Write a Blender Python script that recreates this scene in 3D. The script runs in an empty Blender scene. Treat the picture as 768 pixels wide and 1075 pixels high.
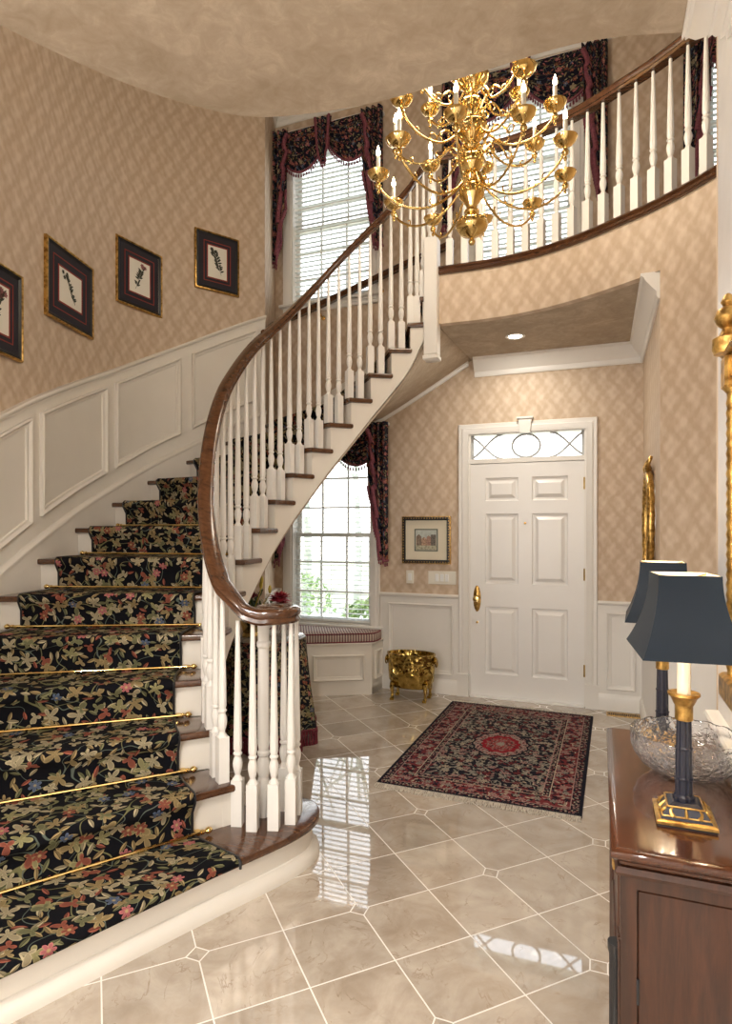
import bpy, math, random
from mathutils import Vector, Matrix
R = math.radians; PI = math.pi
rnd = random.Random(7)
COL = bpy.context.scene.collection

# ------------------------------------------------------------------ nodes
class NT:
    def __init__(s, name):
        s.m = bpy.data.materials.new(name); s.m.use_nodes = True
        s.t = s.m.node_tree; s.n = s.t.nodes; s.l = s.t.links
        s.b = s.n['Principled BSDF']; s.out = s.n['Material Output']
    def put(s, sock, v):
        if isinstance(v, bpy.types.NodeSocket): s.l.new(v, sock)
        elif v is not None:
            if hasattr(sock.default_value, '__len__') and not isinstance(v, str):
                v = tuple(v)
                if len(sock.default_value) == 4 and len(v) == 3: v = v + (1,)
            sock.default_value = v
    def M(s, op, a, b=None, c=None, clamp=False):
        n = s.n.new('ShaderNodeMath'); n.operation = op; n.use_clamp = clamp
        for i, v in enumerate((a, b, c)):
            if v is not None: s.put(n.inputs[i], v)
        return n.outputs[0]
    def V(s, op, a, b=None, sc=None):
        n = s.n.new('ShaderNodeVectorMath'); n.operation = op
        s.put(n.inputs[0], a)
        if b is not None: s.put(n.inputs[1], b)
        if sc is not None: s.put(n.inputs['Scale'], sc)
        return n.outputs['Value'] if op in ('LENGTH', 'DISTANCE', 'DOT_PRODUCT') else n.outputs[0]
    def sep(s, v):
        n = s.n.new('ShaderNodeSeparateXYZ'); s.put(n.inputs[0], v); return n.outputs
    def comb(s, x, y, z=0):
        n = s.n.new('ShaderNodeCombineXYZ')
        for i, v in enumerate((x, y, z)): s.put(n.inputs[i], v)
        return n.outputs[0]
    def mix(s, f, a, b, mode='MIX'):
        n = s.n.new('ShaderNodeMix'); n.data_type = 'RGBA'; n.blend_type = mode
        s.put(n.inputs[0], f); s.put(n.inputs[6], a); s.put(n.inputs[7], b); return n.outputs[2]
    def coord(s, k='Object'): return s.n.new('ShaderNodeTexCoord').outputs[k]
    def geo(s): return s.n.new('ShaderNodeNewGeometry').outputs['Position']
    def noise(s, v, scale, detail=3, rough=.5, dist=0):
        n = s.n.new('ShaderNodeTexNoise'); s.put(n.inputs['Vector'], v)
        n.inputs['Scale'].default_value = scale; n.inputs['Detail'].default_value = detail
        n.inputs['Roughness'].default_value = rough; n.inputs['Distortion'].default_value = dist
        return n.outputs
    def vor(s, v, scale, feature='F1', rand=1., dim='2D'):
        n = s.n.new('ShaderNodeTexVoronoi'); n.voronoi_dimensions = dim; n.feature = feature
        s.put(n.inputs['Vector'], v); n.inputs['Scale'].default_value = scale
        n.inputs['Randomness'].default_value = rand
        return n.outputs
    def ramp(s, f, stops, interp='LINEAR'):
        n = s.n.new('ShaderNodeValToRGB'); n.color_ramp.interpolation = interp
        cr = n.color_ramp
        while len(cr.elements) < len(stops): cr.elements.new(.5)
        for e, (p, c) in zip(cr.elements, stops):
            e.position = p; e.color = tuple(c) + (1,) if len(c) == 3 else c
        s.put(n.inputs[0], f); return n.outputs[0]
    def map(s, f, a, b, c=0., d=1., smooth=False):
        n = s.n.new('ShaderNodeMapRange'); n.clamp = True
        if smooth: n.interpolation_type = 'SMOOTHSTEP'
        for i, v in enumerate((f, a, b, c, d)): s.put(n.inputs[i], v)
        return n.outputs[0]
    def rot(s, v, ang):
        n = s.n.new('ShaderNodeVectorRotate'); n.rotation_type = 'Z_AXIS'
        s.put(n.inputs['Vector'], v); s.put(n.inputs['Angle'], ang); return n.outputs[0]
    def bump(s, h, strength=.3, dist=.01):
        n = s.n.new('ShaderNodeBump'); s.put(n.inputs['Height'], h)
        n.inputs['Strength'].default_value = strength; n.inputs['Distance'].default_value = dist
        s.l.new(n.outputs[0], s.b.inputs['Normal'])
    def base(s, c=None, rough=None, metal=None, **k):
        if c is not None: s.put(s.b.inputs['Base Color'], c)
        if rough is not None: s.put(s.b.inputs['Roughness'], rough)
        if metal is not None: s.put(s.b.inputs['Metallic'], metal)
        for a, v in k.items(): s.put(s.b.inputs[a.replace('_', ' ')], v)
        return s.m

def plain(name, c, rough=.5, metal=0, vary=.06, scale=6, **k):
    t = NT(name)
    n = t.noise(t.coord(), scale, 4)[0]
    d = tuple(x*(1-vary) for x in c); e = tuple(min(1, x*(1+vary)) for x in c)
    t.base(t.ramp(n, [(.3, d), (.7, e)]), rough, metal, **k)
    return t.m

def leaf_layer(t, uv, scale, off, L, W, cols, col, rib=True, lobes=0, rand=.9, keep=0., sharp=.8):
    v = t.V('ADD', uv, off)
    o = t.vor(v, scale, rand=rand)
    loc = t.V('SUBTRACT', v, o['Position'])
    cs = t.n.new('ShaderNodeSeparateColor'); t.l.new(o['Color'], cs.inputs[0])
    r, g, b = cs.outputs
    loc = t.rot(loc, t.M('MULTIPLY', r, 6.283))
    x, y, z = t.sep(loc)
    if lobes:
        th = t.M('ARCTAN2', y, x); rr = t.V('LENGTH', loc)
        c = t.M('ABSOLUTE', t.M('COSINE', t.M('MULTIPLY', th, lobes/2)))
        lim = t.M('MULTIPLY_ADD', t.M('POWER', c, sharp), L*(.6 if sharp < 1 else .74), L*(.4 if sharp < 1 else .26))
        if sharp > 1: lim = t.M('MULTIPLY', lim, t.M('MULTIPLY_ADD', t.M('COSINE', th), .28, .76))
        f = t.M('SUBTRACT', lim, rr)
    else:
        ax = t.M('POWER', t.M('DIVIDE', x, L), 2.)
        ay = t.M('DIVIDE', t.M('ABSOLUTE', y), W)
        f = t.M('MULTIPLY', t.M('SUBTRACT', t.M('SUBTRACT', 1., ax), ay), W)
    mask = t.map(f, 0., .0008)
    if keep: mask = t.M('MULTIPLY', mask, t.M('GREATER_THAN', b, keep))
    n = len(cols)
    lc = t.ramp(g, [(i/n, cc) for i, cc in enumerate(cols)], 'CONSTANT')
    if lobes:
        if sharp < 1:
            sh = t.map(t.V('LENGTH', loc), L*.12, L*.32)
            lc = t.mix(sh, (.55, .42, .2), lc)
        mid = t.map(t.M('ABSOLUTE', f), L*.1, L*.22, .0, .55)
        lc = t.mix(mid, lc, t.V('SCALE', lc, sc=.45))
    elif rib:
        m2 = t.map(t.M('ABSOLUTE', y), .0006, .0016, .35, 1.)
        lc = t.V('SCALE', lc, sc=m2)
        side = t.map(y, -W*.2, W*.2, .6, 1.15)
        lc = t.V('SCALE', lc, sc=side)
    return t.mix(mask, col, lc)

def floral(name, base_c, scale=1., reds=.4, coord='UV', rough=.95, bumpy=True, sheen=.0, warm=0):
    t = NT(name); uv = t.V('SCALE', t.coord(coord), sc=1/scale)
    nz = t.noise(uv, 5., 2)
    wob = t.V('ADD', uv, t.V('SCALE', t.V('SUBTRACT', nz[1], (.5, .5, .5)), sc=.03))
    n1 = t.noise(wob, 5.5, .5)[0]
    vine = t.map(t.M('ABSOLUTE', t.M('SUBTRACT', n1, .5)), .004, .007, 1., 0.)
    n2 = t.noise(t.V('ADD', wob, (7.3, 2.1, 0)), 7.5, .5)[0]
    vine2 = t.map(t.M('ABSOLUTE', t.M('SUBTRACT', n2, .47)), .004, .007, 1., 0.)
    col = t.mix(vine, base_c, (.16, .15, .07)); col = t.mix(vine2, col, (.10, .12, .10))
    gold = (.30, .22, .105); pale = (.38, .32, .20); ol = (.17, .165, .085); rust = (.27, .085, .055)
    blue = (.10, .13, .20); pink = (.45, .15, .15)
    lv = [gold, pale, ol, gold, rust, ol, pale] if not warm else [pink, pale, rust, gold, pink, blue, ol]
    col = leaf_layer(t, wob, 18, (.0, .0, 0), .024, .0080, lv, col, keep=.25)
    col = leaf_layer(t, wob, 16, (.37, .81, 0), .027, .0085, lv[::-1], col, keep=.45)
    if warm:
        col = leaf_layer(t, wob, 8, (1.3, 5.7, 0), .040, .0, [pink, pale, rust, pink, blue], col, lobes=5, keep=.45)
        col = leaf_layer(t, wob, 10, (8.3, 4.7, 0), .028, .0, [pink, rust, blue, rust, pink], col, lobes=5, keep=.6)
    else:
        col = leaf_layer(t, wob, 10.5, (1.3, 5.7, 0), .050, .0, [gold, pale, gold, (.30, .27, .13), pale], col, lobes=5, keep=.38, sharp=1.5)
        col = leaf_layer(t, wob, 13, (8.3, 4.7, 0), .040, .0, [gold, ol, pale, rust], col, lobes=3, keep=.45, sharp=1.8)
        col = leaf_layer(t, wob, 9, (5.3, 2.7, 0), .026, .0, [pink, rust, pink, blue], col, lobes=6, keep=.68)
    t.base(col, rough)
    t.b.inputs['Specular IOR Level'].default_value = .1
    if bumpy: t.bump(t.vor(t.V('SCALE', t.coord(coord), sc=1.), 320)[0], .35, .002)
    return t.m

def wood(name, a, b, rough=.25, coat=.4, scale=1., axis=(1, 12, 12)):
    t = NT(name)
    v = t.V('MULTIPLY', t.coord(), axis)
    n = t.noise(v, 3.5*scale, 6, .6, .6)[0]
    n2 = t.noise(v, 30*scale, 3, .6)[0]
    f = t.M('ADD', t.M('MULTIPLY', n, .8), t.M('MULTIPLY', n2, .2))
    t.base(t.ramp(f, [(.32, a), (.68, b)]), rough)
    t.put(t.b.inputs['Coat Weight'], coat); t.put(t.b.inputs['Coat Roughness'], .08)
    return t.m

MT = {}
def materials():
    MT['paint'] = plain('white_trim_paint', (.80, .775, .73), .35, vary=.015)
    MT['cream'] = plain('cream_panel_paint', (.77, .725, .65), .4, vary=.02)
    MT['doorpaint'] = plain('door_paint', (.84, .825, .80), .3, vary=.01)
    # wallpaper (UV in metres)
    t = NT('damask_wallpaper'); uv = t.coord('UV'); nz = t.noise(uv, 9, 3)
    w = t.V('ADD', uv, t.V('SCALE', t.V('SUBTRACT', nz[1], (.5, .5, .5)), sc=.05))
    x, y, z = t.sep(w)
    c1 = t.M('COSINE', t.M('MULTIPLY', x, 2*PI/.14)); c2 = t.M('COSINE', t.M('MULTIPLY', y, 2*PI/.26))
    lat = t.M('MULTIPLY', t.M('ADD', c1, c2), .30)
    x2 = t.M('COSINE', t.M('MULTIPLY', t.M('ADD', x, .0375), 4*PI/.15)); y2 = t.M('COSINE', t.M('MULTIPLY', y, 6*PI/.26))
    det = t.M('MULTIPLY', t.M('MULTIPLY', x2, y2), .22)
    v2 = t.noise(t.V('MULTIPLY', uv, (40, 22, 1)), 1., 3)[0]
    f = t.M('ADD', t.M('ADD', t.M('ABSOLUTE', lat), det), t.M('MULTIPLY_ADD', v2, .7, -.30))
    t.base(t.ramp(f, [(.02, (.52, .392, .275)), (.30, (.57, .445, .325)), (.75, (.66, .545, .425))]), .6)
    MT['paper'] = t.m
    t = NT('suede_ceiling'); g = t.geo()
    n = t.noise(g, 3.2, 7, .68, .5)[0]; n2 = t.noise(g, 14., 5, .7, 1.)[0]
    f = t.M('ADD', t.M('MULTIPLY', n, .6), t.M('MULTIPLY', n2, .4))
    t.base(t.ramp(f, [(.35, (.34, .265, .185)), (.5, (.42, .338, .25)), (.66, (.55, .46, .355))]), .8)
    MT['suede'] = t.m
    MT['wood'] = wood('walnut_stain', (.045, .015, .007), (.125, .053, .022), .2, .6)
    MT['mahog'] = wood('mahogany', (.022, .008, .004), (.065, .022, .010), .38, .2, axis=(14, 14, 1.2))
    MT['mahog_top'] = wood('mahogany_top', (.032, .011, .005), (.085, .028, .013), .16, .4, axis=(10, 1.2, 10))
    MT['runner'] = floral('floral_runner', (.006, .006, .008))
    MT['chintz'] = floral('floral_chintz', (.010, .010, .020), scale=.62, rough=.7, bumpy=False, warm=1)
    MT['cloth'] = floral('floral_tablecloth', (.010, .011, .016), scale=.7, rough=.8, bumpy=False)
    t = NT('polished_brass'); n = t.noise(t.coord(), 18, 3)[0]
    t.base(t.ramp(n, [(.3, (.74, .50, .17)), (.7, (.90, .68, .30))]), .12, 1.); MT['brass'] = t.m
    t = NT('hammered_brass'); n = t.vor(t.coord(), 26, dim='3D')[0]
    t.base(t.ramp(t.noise(t.coord(), 22, 3)[0], [(.35, (.30, .20, .05)), (.6, (.62, .45, .14))]), .16, 1.); t.bump(n, .8, .012); MT['hammered'] = t.m
    t = NT('gilt'); n = t.noise(t.coord(), 40, 4)[0]
    t.base(t.ramp(n, [(.35, (.28, .15, .04)), (.6, (.72, .46, .14))]), .32, .9); t.bump(n, .4, .004); MT['gilt'] = t.m
    MT['black'] = plain('black_iron', (.012, .012, .014), .4)
    MT['ebony'] = plain('ebony_column', (.010, .012, .024), .3)
    MT['shade'] = plain('dark_shade_paper', (.004, .009, .016), .5, Specular_IOR_Level=.25)
    MT['shade_in'] = plain('shade_lining', (.75, .66, .5), .6)
    MT['candle'] = plain('ivory_candle_tube', (.85, .82, .72), .4)
    MT['slat'] = plain('blind_slat', (.72, .75, .73), .5, vary=.01)
    MT['white'] = plain('blind_white', (.82, .83, .82), .45, vary=.01)
    MT['burg'] = plain('burgundy_fringe', (.16, .022, .035), .85, vary=.3, scale=60)
    MT['burgp'] = plain('dusty_burgundy_trim', (.20, .055, .075), .85, vary=.35, scale=70)
    MT['steel'] = plain('oven_steel', (.5, .5, .5), .3, 1.)
    MT['navymat'] = plain('navy_mat', (.020, .018, .026), .8)
    MT['redmat'] = plain('red_mat', (.26, .03, .02), .7)
    MT['ivory'] = plain('ivory_paper', (.78, .75, .66), .8, vary=.02)
    MT['matboard'] = plain('cream_mat_board', (.72, .66, .52), .8, vary=.02)
    MT['ink'] = plain('botanical_ink', (.05, .055, .04), .8)
    MT['inkred'] = plain('botanical_rose', (.30, .12, .12), .8)
    MT['leafg'] = plain('leaf_green', (.045, .085, .025), .5, vary=.4, scale=30)
    MT['yel'] = plain('yellow_bud', (.55, .42, .06), .5, vary=.2)
    MT['redf'] = plain('red_petal', (.28, .015, .03), .5, vary=.3, scale=40)
    MT['shrub'] = plain('shrub_leaf', (.26, .38, .16), .6, vary=.4, scale=20)
    MT['bark'] = plain('tree_bark', (.42, .46, .40), .9, vary=.3)
    MT['lawn'] = plain('lawn_grass', (.50, .52, .36), .95, vary=.2, scale=2)
    MT['pave'] = plain('driveway', (.75, .75, .73), .9, vary=.05)
    MT['dark'] = plain('painted_shade', (.02, .015, .012), .7)  # dark colour standing in for shade in the vent and door gap
    for nm, c, s_ in (('bulb', (1., .78, .45), 26.), ('can', (1., .88, .7), 14.)):
        t = NT('glow_'+nm); t.base((0, 0, 0), .5)
        t.put(t.b.inputs['Emission Color'], c); t.put(t.b.inputs['Emission Strength'], s_); MT[nm] = t.m
    t = NT('window_glass')
    tr = t.n.new('ShaderNodeBsdfTransparent'); gl = t.n.new('ShaderNodeBsdfGlossy'); gl.inputs['Roughness'].default_value = .02
    fr = t.n.new('ShaderNodeFresnel'); mx = t.n.new('ShaderNodeMixShader')
    t.l.new(t.M('MULTIPLY', fr.outputs[0], .6), mx.inputs[0]); t.l.new(tr.outputs[0], mx.inputs[1]); t.l.new(gl.outputs[0], mx.inputs[2])
    t.l.new(mx.outputs[0], t.out.inputs[0]); MT['pane'] = t.m
    t = NT('cut_crystal'); v = t.vor(t.V('MULTIPLY', t.coord(), (1, 1, 1)), 52, 'DISTANCE_TO_EDGE', dim='3D')[0]
    t.base((.98, .98, 1.), .02); t.put(t.b.inputs['Transmission Weight'], .96); t.b.inputs['IOR'].default_value = 1.45
    t.bump(v, .8, .004); MT['crystal'] = t.m
    t = NT('mirror_glass'); t.base((.85, .87, .86), .02, 1.); MT['mirror'] = t.m
    # striped cushion (UV metres)
    t = NT('striped_ticking'); x, y, z = t.sep(t.coord('UV'))
    a = t.M('PINGPONG', x, .012); b = t.M('PINGPONG', t.M('ADD', x, .006), .012)
    col = t.mix(t.M('LESS_THAN', a, .003), (.50, .40, .33), (.11, .02, .03))
    col = t.mix(t.M('LESS_THAN', b, .0016), col, (.03, .03, .06))
    c = t.M('PINGPONG', y, .03); col = t.mix(t.M('MULTIPLY', t.M('LESS_THAN', c, .004), .6), col, (.15, .03, .04))
    t.base(col, .8); MT['stripe'] = t.m
    # marble tile
    t = NT('marble_tile_floor'); g = t.geo(); x, y, z = t.sep(g); S = .3085
    x = t.M('SUBTRACT', x, -.003); y = t.M('SUBTRACT', y, 2.215)
    p = t.M('DIVIDE', t.M('ADD', x, y), S*math.sqrt(2)); q = t.M('DIVIDE', t.M('SUBTRACT', y, x), S*math.sqrt(2))
    fp = t.M('PINGPONG', p, .5); fq = t.M('PINGPONG', q, .5)
    dp = t.M('MULTIPLY', t.M('PINGPONG', p, 1.), S); dq = t.M('MULTIPLY', t.M('PINGPONG', q, 1.), S)
    line = t.M('LESS_THAN', t.M('MULTIPLY', t.M('MINIMUM', fp, fq), S), .0026)
    dsum = t.M('ADD', dp, dq); DS = .040
    inside = t.M('LESS_THAN', dsum, DS)
    ring = t.M('LESS_THAN', t.M('ABSOLUTE', t.M('SUBTRACT', dsum, DS)), .0036)
    grout = t.M('MAXIMUM', ring, t.M('MULTIPLY', line, t.M('SUBTRACT', 1., inside)))
    idv = t.comb(t.M('FLOOR', p), t.M('FLOOR', q), inside)
    wn = t.n.new('ShaderNodeTexWhiteNoise'); wn.noise_dimensions = '3D'; t.l.new(idv, wn.inputs['Vector'])
    off = t.V('SCALE', wn.outputs['Color'], sc=20.); gv = t.V('ADD', g, off)
    n = t.noise(gv, 4., 6, .62, 1.2)[0]; n3 = t.noise(gv, 14., 4, .6, .4)[0]
    ve = t.noise(gv, 2.6, 5, .6, 2.2)[0]
    vein = t.map(t.M('ABSOLUTE', t.M('SUBTRACT', ve, .5)), .0, .016, 1., 0.)
    vein = t.M('MULTIPLY', vein, t.map(n3, .45, .65))
    f = t.M('ADD', t.M('MULTIPLY', n, .75), t.M('MULTIPLY', n3, .25))
    col = t.ramp(f, [(.30, (.35, .285, .22)), (.48, (.46, .39, .315)), (.66, (.58, .51, .43))])
    tone = t.M('MULTIPLY_ADD', wn.outputs['Value'], .28, .82)
    col = t.V('SCALE', col, sc=tone)
    col = t.mix(t.M('MULTIPLY', vein, .8), col, (.26, .19, .13))
    col = t.mix(grout, col, (.80, .77, .72))
    t.base(col, t.mix(grout, (.025,)*3, (.5,)*3)); t.put(t.b.inputs['IOR'], 1.95); MT['tile'] = t.m
    # persian rug (object coords, metres)
    t = NT('persian_rug'); o = t.coord(); x, y, z = t.sep(o); HX, HY = .565, .90
    ax = t.M('SUBTRACT', HX, t.M('ABSOLUTE', x)); ay = t.M('SUBTRACT', HY, t.M('ABSOLUTE', y))
    e = t.M('MINIMUM', ax, ay)
    blk = (.012, .012, .020); red = (.15, .028, .032); pk = (.34, .20, .18); gr = (.26, .24, .20); cr = (.42, .35, .26)
    c0 = leaf_layer(t, o, 30, (0, 0, 0), .019, .008, [pk, gr, cr, red, gr], blk)
    c0 = leaf_layer(t, o, 14, (3, 3, 0), .027, 0, [pk, gr, red, cr], c0, lobes=6)
    vn = t.noise(o, 9, 1)[0]; c0 = t.mix(t.map(t.M('ABSOLUTE', t.M('SUBTRACT', vn, .5)), .006, .012, 1., 0.), c0, gr)
    c1 = leaf_layer(t, o, 34, (1, 2, 0), .019, .009, [blk, pk, gr, (.05, .03, .05), cr, blk], red)
    c1 = leaf_layer(t, o, 16, (5, 2, 0), .026, 0, [pk, blk, gr, pk], c1, lobes=6)
    c2 = leaf_layer(t, o, 55, (4, 9, 0), .011, .006, [cr, red, pk], blk)
    zone = lambda lo, hi: t.M('MULTIPLY', t.M('GREATER_THAN', e, lo), t.M('LESS_THAN', e, hi))
    col = t.mix(t.M('LESS_THAN', e, .215), c0, c2)
    col = t.mix(zone(.065, .175), col, c1)
    col = t.mix(zone(.0, .018), col, blk)
    col = t.mix(zone(.175, .180), col, cr); col = t.mix(zone(.060, .065), col, pk); col = t.mix(zone(.213, .218), col, pk)
    r = t.M('SQRT', t.M('ADD', t.M('POWER', t.M('DIVIDE', x, .17), 2.), t.M('POWER', t.M('DIVIDE', y, .22), 2.)))
    th = t.M('ARCTAN2', y, x); r = t.M('ADD', r, t.M('MULTIPLY', t.M('COSINE', t.M('MULTIPLY', th, 12.)), .035))
    col = t.mix(t.M('LESS_THAN', r, 1.12), col, blk)
    col = t.mix(t.M('LESS_THAN', r, 1.04), col, leaf_layer(t, o, 50, (4, 9, 0), .013, .007, [gr, red, blk], pk))
    col = t.mix(t.M('LESS_THAN', r, .74), col, (.24, .015, .025))
    col = t.mix(t.M('LESS_THAN', r, .58), col, leaf_layer(t, o, 45, (2, 9, 0), .013, .006, [pk, gr, blk], (.25, .05, .05)))
    col = t.mix(t.M('LESS_THAN', r, .16), col, gr)
    t.base(col, .95); t.b.inputs['Specular IOR Level'].default_value = .1
    t.bump(t.noise(o, 300, 2)[0], .4, .003); MT['rug'] = t.m
    MT['fringe'] = plain('ivory_rug_fringe', (.60, .55, .47), .9, vary=.2, scale=60)
materials()

# ------------------------------------------------------------------ geometry
class G:
    def __init__(s): s.v = []; s.f = []; s.uv = {}; s.fm = {}
    def add(s, vs, fs, uvs=None, mi=0):
        o = len(s.v); s.v += [Vector(p) for p in vs]
        for k, f in enumerate(fs):
            if mi: s.fm[len(s.f)] = mi
            s.f.append([i+o for i in f])
            if uvs is not None: s.uv[len(s.f)-1] = [uvs[i] for i in f]
        return s
    def box(s, x0, x1, y0, y1, z0, z1, uv=None):
        vs = [(x, y, z) for z in (z0, z1) for y in (y0, y1) for x in (x0, x1)]
        fs = [(0, 2, 3, 1), (4, 5, 7, 6), (0, 1, 5, 4), (2, 6, 7, 3), (0, 4, 6, 2), (1, 3, 7, 5)]
        if uv == 'xz':
            for f in fs:
                n = len(s.v); s.add([vs[i] for i in f], [(0, 1, 2, 3)], [((vs[i][0]+vs[i][1]), vs[i][2]) for i in f])
            return s
        return s.add(vs, fs)
    def bbox(s, x0, x1, y0, y1, z0, z1, b=.01):
        # box with chamfered vertical & horizontal edges (three ring stack)
        def ring(i, z): return [(x0+i+c, y0+i, z) if 0 else p for p in
            [(x0+i+b, y0+i, z), (x1-i-b, y0+i, z), (x1-i, y0+i+b, z), (x1-i, y1-i-b, z), (x1-i-b, y1-i, z), (x0+i+b, y1-i, z), (x0+i, y1-i-b, z), (x0+i, y0+i+b, z)]]
        c = 0
        rs = [ring(b, z0), ring(0, z0+b), ring(0, z1-b), ring(b, z1)]
        return s.rings(rs, cap=True)
    def rings(s, rs, cap=False, closed=True, uvs=None, loop=False):
        n = len(rs[0]); vs = [p for r in rs for p in r]; fs = []
        m = len(rs)
        for i in range(m if loop else m-1):
            j2 = (i+1) % m
            for j in range(n if closed else n-1):
                k = (j+1) % n
                fs.append((i*n+j, i*n+k, j2*n+k, j2*n+j))
        if cap: fs.append(tuple(range(n))[::-1]); fs.append(tuple((m-1)*n+j for j in range(n)))
        return s.add(vs, fs, uvs)
    def lathe(s, prof, c=(0, 0, 0), seg=24, M=None, sx=1, sy=1, cap=True):
        rs = []
        for r, z in prof:
            ring = []
            for j in range(seg):
                a = 2*PI*j/seg; p = Vector((r*math.cos(a)*sx, r*math.sin(a)*sy, z))
                if M is not None: p = M @ p
                ring.append(p+Vector(c))
            rs.append(ring)
        return s.rings(rs, cap=cap)
    def tube(s, pts, r, seg=8, cap=True, loop=False):
        pts = [Vector(p) for p in pts]; n = len(pts); rs = []
        up = Vector((0, 0, 1))
        t0 = (pts[1]-pts[0]).normalized()
        if abs(t0.z) > .9: up = Vector((1, 0, 0))
        x = t0.cross(up).normalized()
        for i, p in enumerate(pts):
            a = pts[(i-1) % n] if (i or loop) else p; b = pts[(i+1) % n] if (i < n-1 or loop) else p
            tg = (b-a).normalized()
            x = (x - tg*x.dot(tg)).normalized(); y = tg.cross(x)
            rr = r[i] if isinstance(r, (list, tuple)) else r
            rs.append([p + (x*math.cos(2*PI*j/seg)+y*math.sin(2*PI*j/seg))*rr for j in range(seg)])
        return s.rings(rs, cap=cap and not loop, loop=loop)
    def grid(s, fn, nu, nv, uvfn=None):
        vs = []; uvs = []
        for i in range(nu+1):
            for j in range(nv+1):
                vs.append(fn(i/nu, j/nv)); uvs.append(uvfn(i/nu, j/nv) if uvfn else (i/nu, j/nv))
        fs = [(i*(nv+1)+j, (i+1)*(nv+1)+j, (i+1)*(nv+1)+j+1, i*(nv+1)+j+1) for i in range(nu) for j in range(nv)]
        return s.add(vs, fs, uvs)
    def sweep(s, path, prof, side=1, loop=False, cap=True, u0=0.):
        """prof: closed list of (d, z); d along the horizontal normal (side=1: left of travel)"""
        path = [Vector(p) for p in path]; n = len(path); rs = []; L = u0; us = []
        for i, p in enumerate(path):
            a = path[(i-1) % n] if (i or loop) else None; b = path[(i+1) % n] if (i < n-1 or loop) else None
            d1 = ((p-a).xy.normalized() if a is not None else None); d2 = ((b-p).xy.normalized() if b is not None else None)
            if d1 is None: d1 = d2
            if d2 is None: d2 = d1
            n1 = Vector((-d1.y, d1.x)); n2 = Vector((-d2.y, d2.x)); m = (n1+n2)
            m = m.normalized() if m.length > 1e-6 else n1
            k = 1/max(.35, m.dot(n1))
            if i: L += (p-path[i-1]).length
            us.append(L)
            rs.append([p+Vector((m.x*d*side*k, m.y*d*side*k, z)) for d, z in prof])
        q = len(prof); pl = [0]
        for j in range(q): pl.append(pl[-1]+math.dist(prof[j], prof[(j+1) % q]))
        for i in range(n if loop else n-1):
            i2 = (i+1) % n; u2 = us[i2] if i2 else us[-1]+(path[0]-path[-1]).length
            for j in range(q):
                k = (j+1) % q
                s.add([rs[i][j], rs[i][k], rs[i2][k], rs[i2][j]], [(0, 1, 2, 3)], [(us[i], rs[i][j].z), (us[i], rs[i][k].z), (u2, rs[i2][k].z), (u2, rs[i2][j].z)])
        if cap and not loop:
            s.add(rs[0], [tuple(range(q))]); s.add(rs[-1], [tuple(range(q))[::-1]])
        return s
    def xf(s, M):
        s.v = [M @ p for p in s.v]; return s
    def merge(s, o):
        off = len(s.v); fo = len(s.f); s.v += o.v; s.f += [[i+off for i in f] for f in o.f]
        for k, u in o.uv.items(): s.uv[k+fo] = u
        for k, u in o.fm.items(): s.fm[k+fo] = u
        return s

def mesh_obj(name, g, mat, origin, inv=None, angle=38, weld=True):
    me = bpy.data.meshes.new(name)
    vs = g.v
    if inv is not None: vs = [inv @ p for p in vs]
    else: vs = [p-origin for p in vs]
    me.from_pydata([tuple(p) for p in vs], [], g.f)
    mats = mat if isinstance(mat, (list, tuple)) else [mat]
    for m in mats: me.materials.append(MT[m] if isinstance(m, str) else m)
    if g.uv:
        uvl = me.uv_layers.new(name='UVMap'); 
        for pi, poly in enumerate(me.polygons):
            u = g.uv.get(pi)
            if u:
                for li, c in zip(poly.loop_indices, u): uvl.data[li].uv = c[:2]
    for k, mi in g.fm.items(): me.polygons[k].material_index = mi
    import bmesh
    bm = bmesh.new(); bm.from_mesh(me)
    if weld: bmesh.ops.remove_doubles(bm, verts=bm.verts, dist=1e-5)
    bmesh.ops.recalc_face_normals(bm, faces=bm.faces)
    bm.to_mesh(me); bm.free()
    for p in me.polygons: p.use_smooth = True
    me.set_sharp_from_angle(angle=R(angle))
    o = bpy.data.objects.new(name, me); COL.objects.link(o)
    return o

def base_of(g):
    xs = [p.x for p in g.v]; ys = [p.y for p in g.v]; zs = [p.z for p in g.v]
    return Vector(((min(xs)+max(xs))/2, (min(ys)+max(ys))/2, min(zs)))
def tag(o, label, cat, group=None, kind=None):
    o['label'] = label; o['category'] = cat
    if group: o['group'] = group
    if kind: o['kind'] = kind
    return o
def solo(name, g, mat, label, cat, group=None, kind=None, origin=None, **k):
    org = Vector(origin) if origin is not None else base_of(g)
    o = mesh_obj(name, g, mat, org, **k); o.location = org
    return tag(o, label, cat, group, kind)
def struct(name, g, mat, label=None, parent=None, **k):
    org = base_of(g)
    o = mesh_obj(name, g, mat, org, **k)
    o['kind'] = 'structure'
    o.location = org
    if label: o['label'] = label
    return o
class T:
    """a thing: Empty at its base; parts are given in world (world=True) or local coordinates"""
    def __init__(s, name, loc, label, cat, group=None, rz=0, kind=None):
        s.o = bpy.data.objects.new(name, None); COL.objects.link(s.o); s.o.empty_display_size = .1
        s.loc = Vector(loc); s.o.location = loc; s.o.rotation_euler = (0, 0, rz)
        if kind: s.o['kind'] = kind
        if label: s.o['label'] = label
        if cat: s.o['category'] = cat
        if group: s.o['group'] = group
        s.M = Matrix.Translation(s.loc) @ Matrix.Rotation(rz, 4, 'Z')
    def part(s, name, g, mat, world=False, parent=None, label=None, **k):
        o = mesh_obj(name, g, mat, Vector((0, 0, 0)), inv=(s.M.inverted() if world else None), **k)
        o.parent = parent or s.o
        if label: o['label'] = label
        return o
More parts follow.
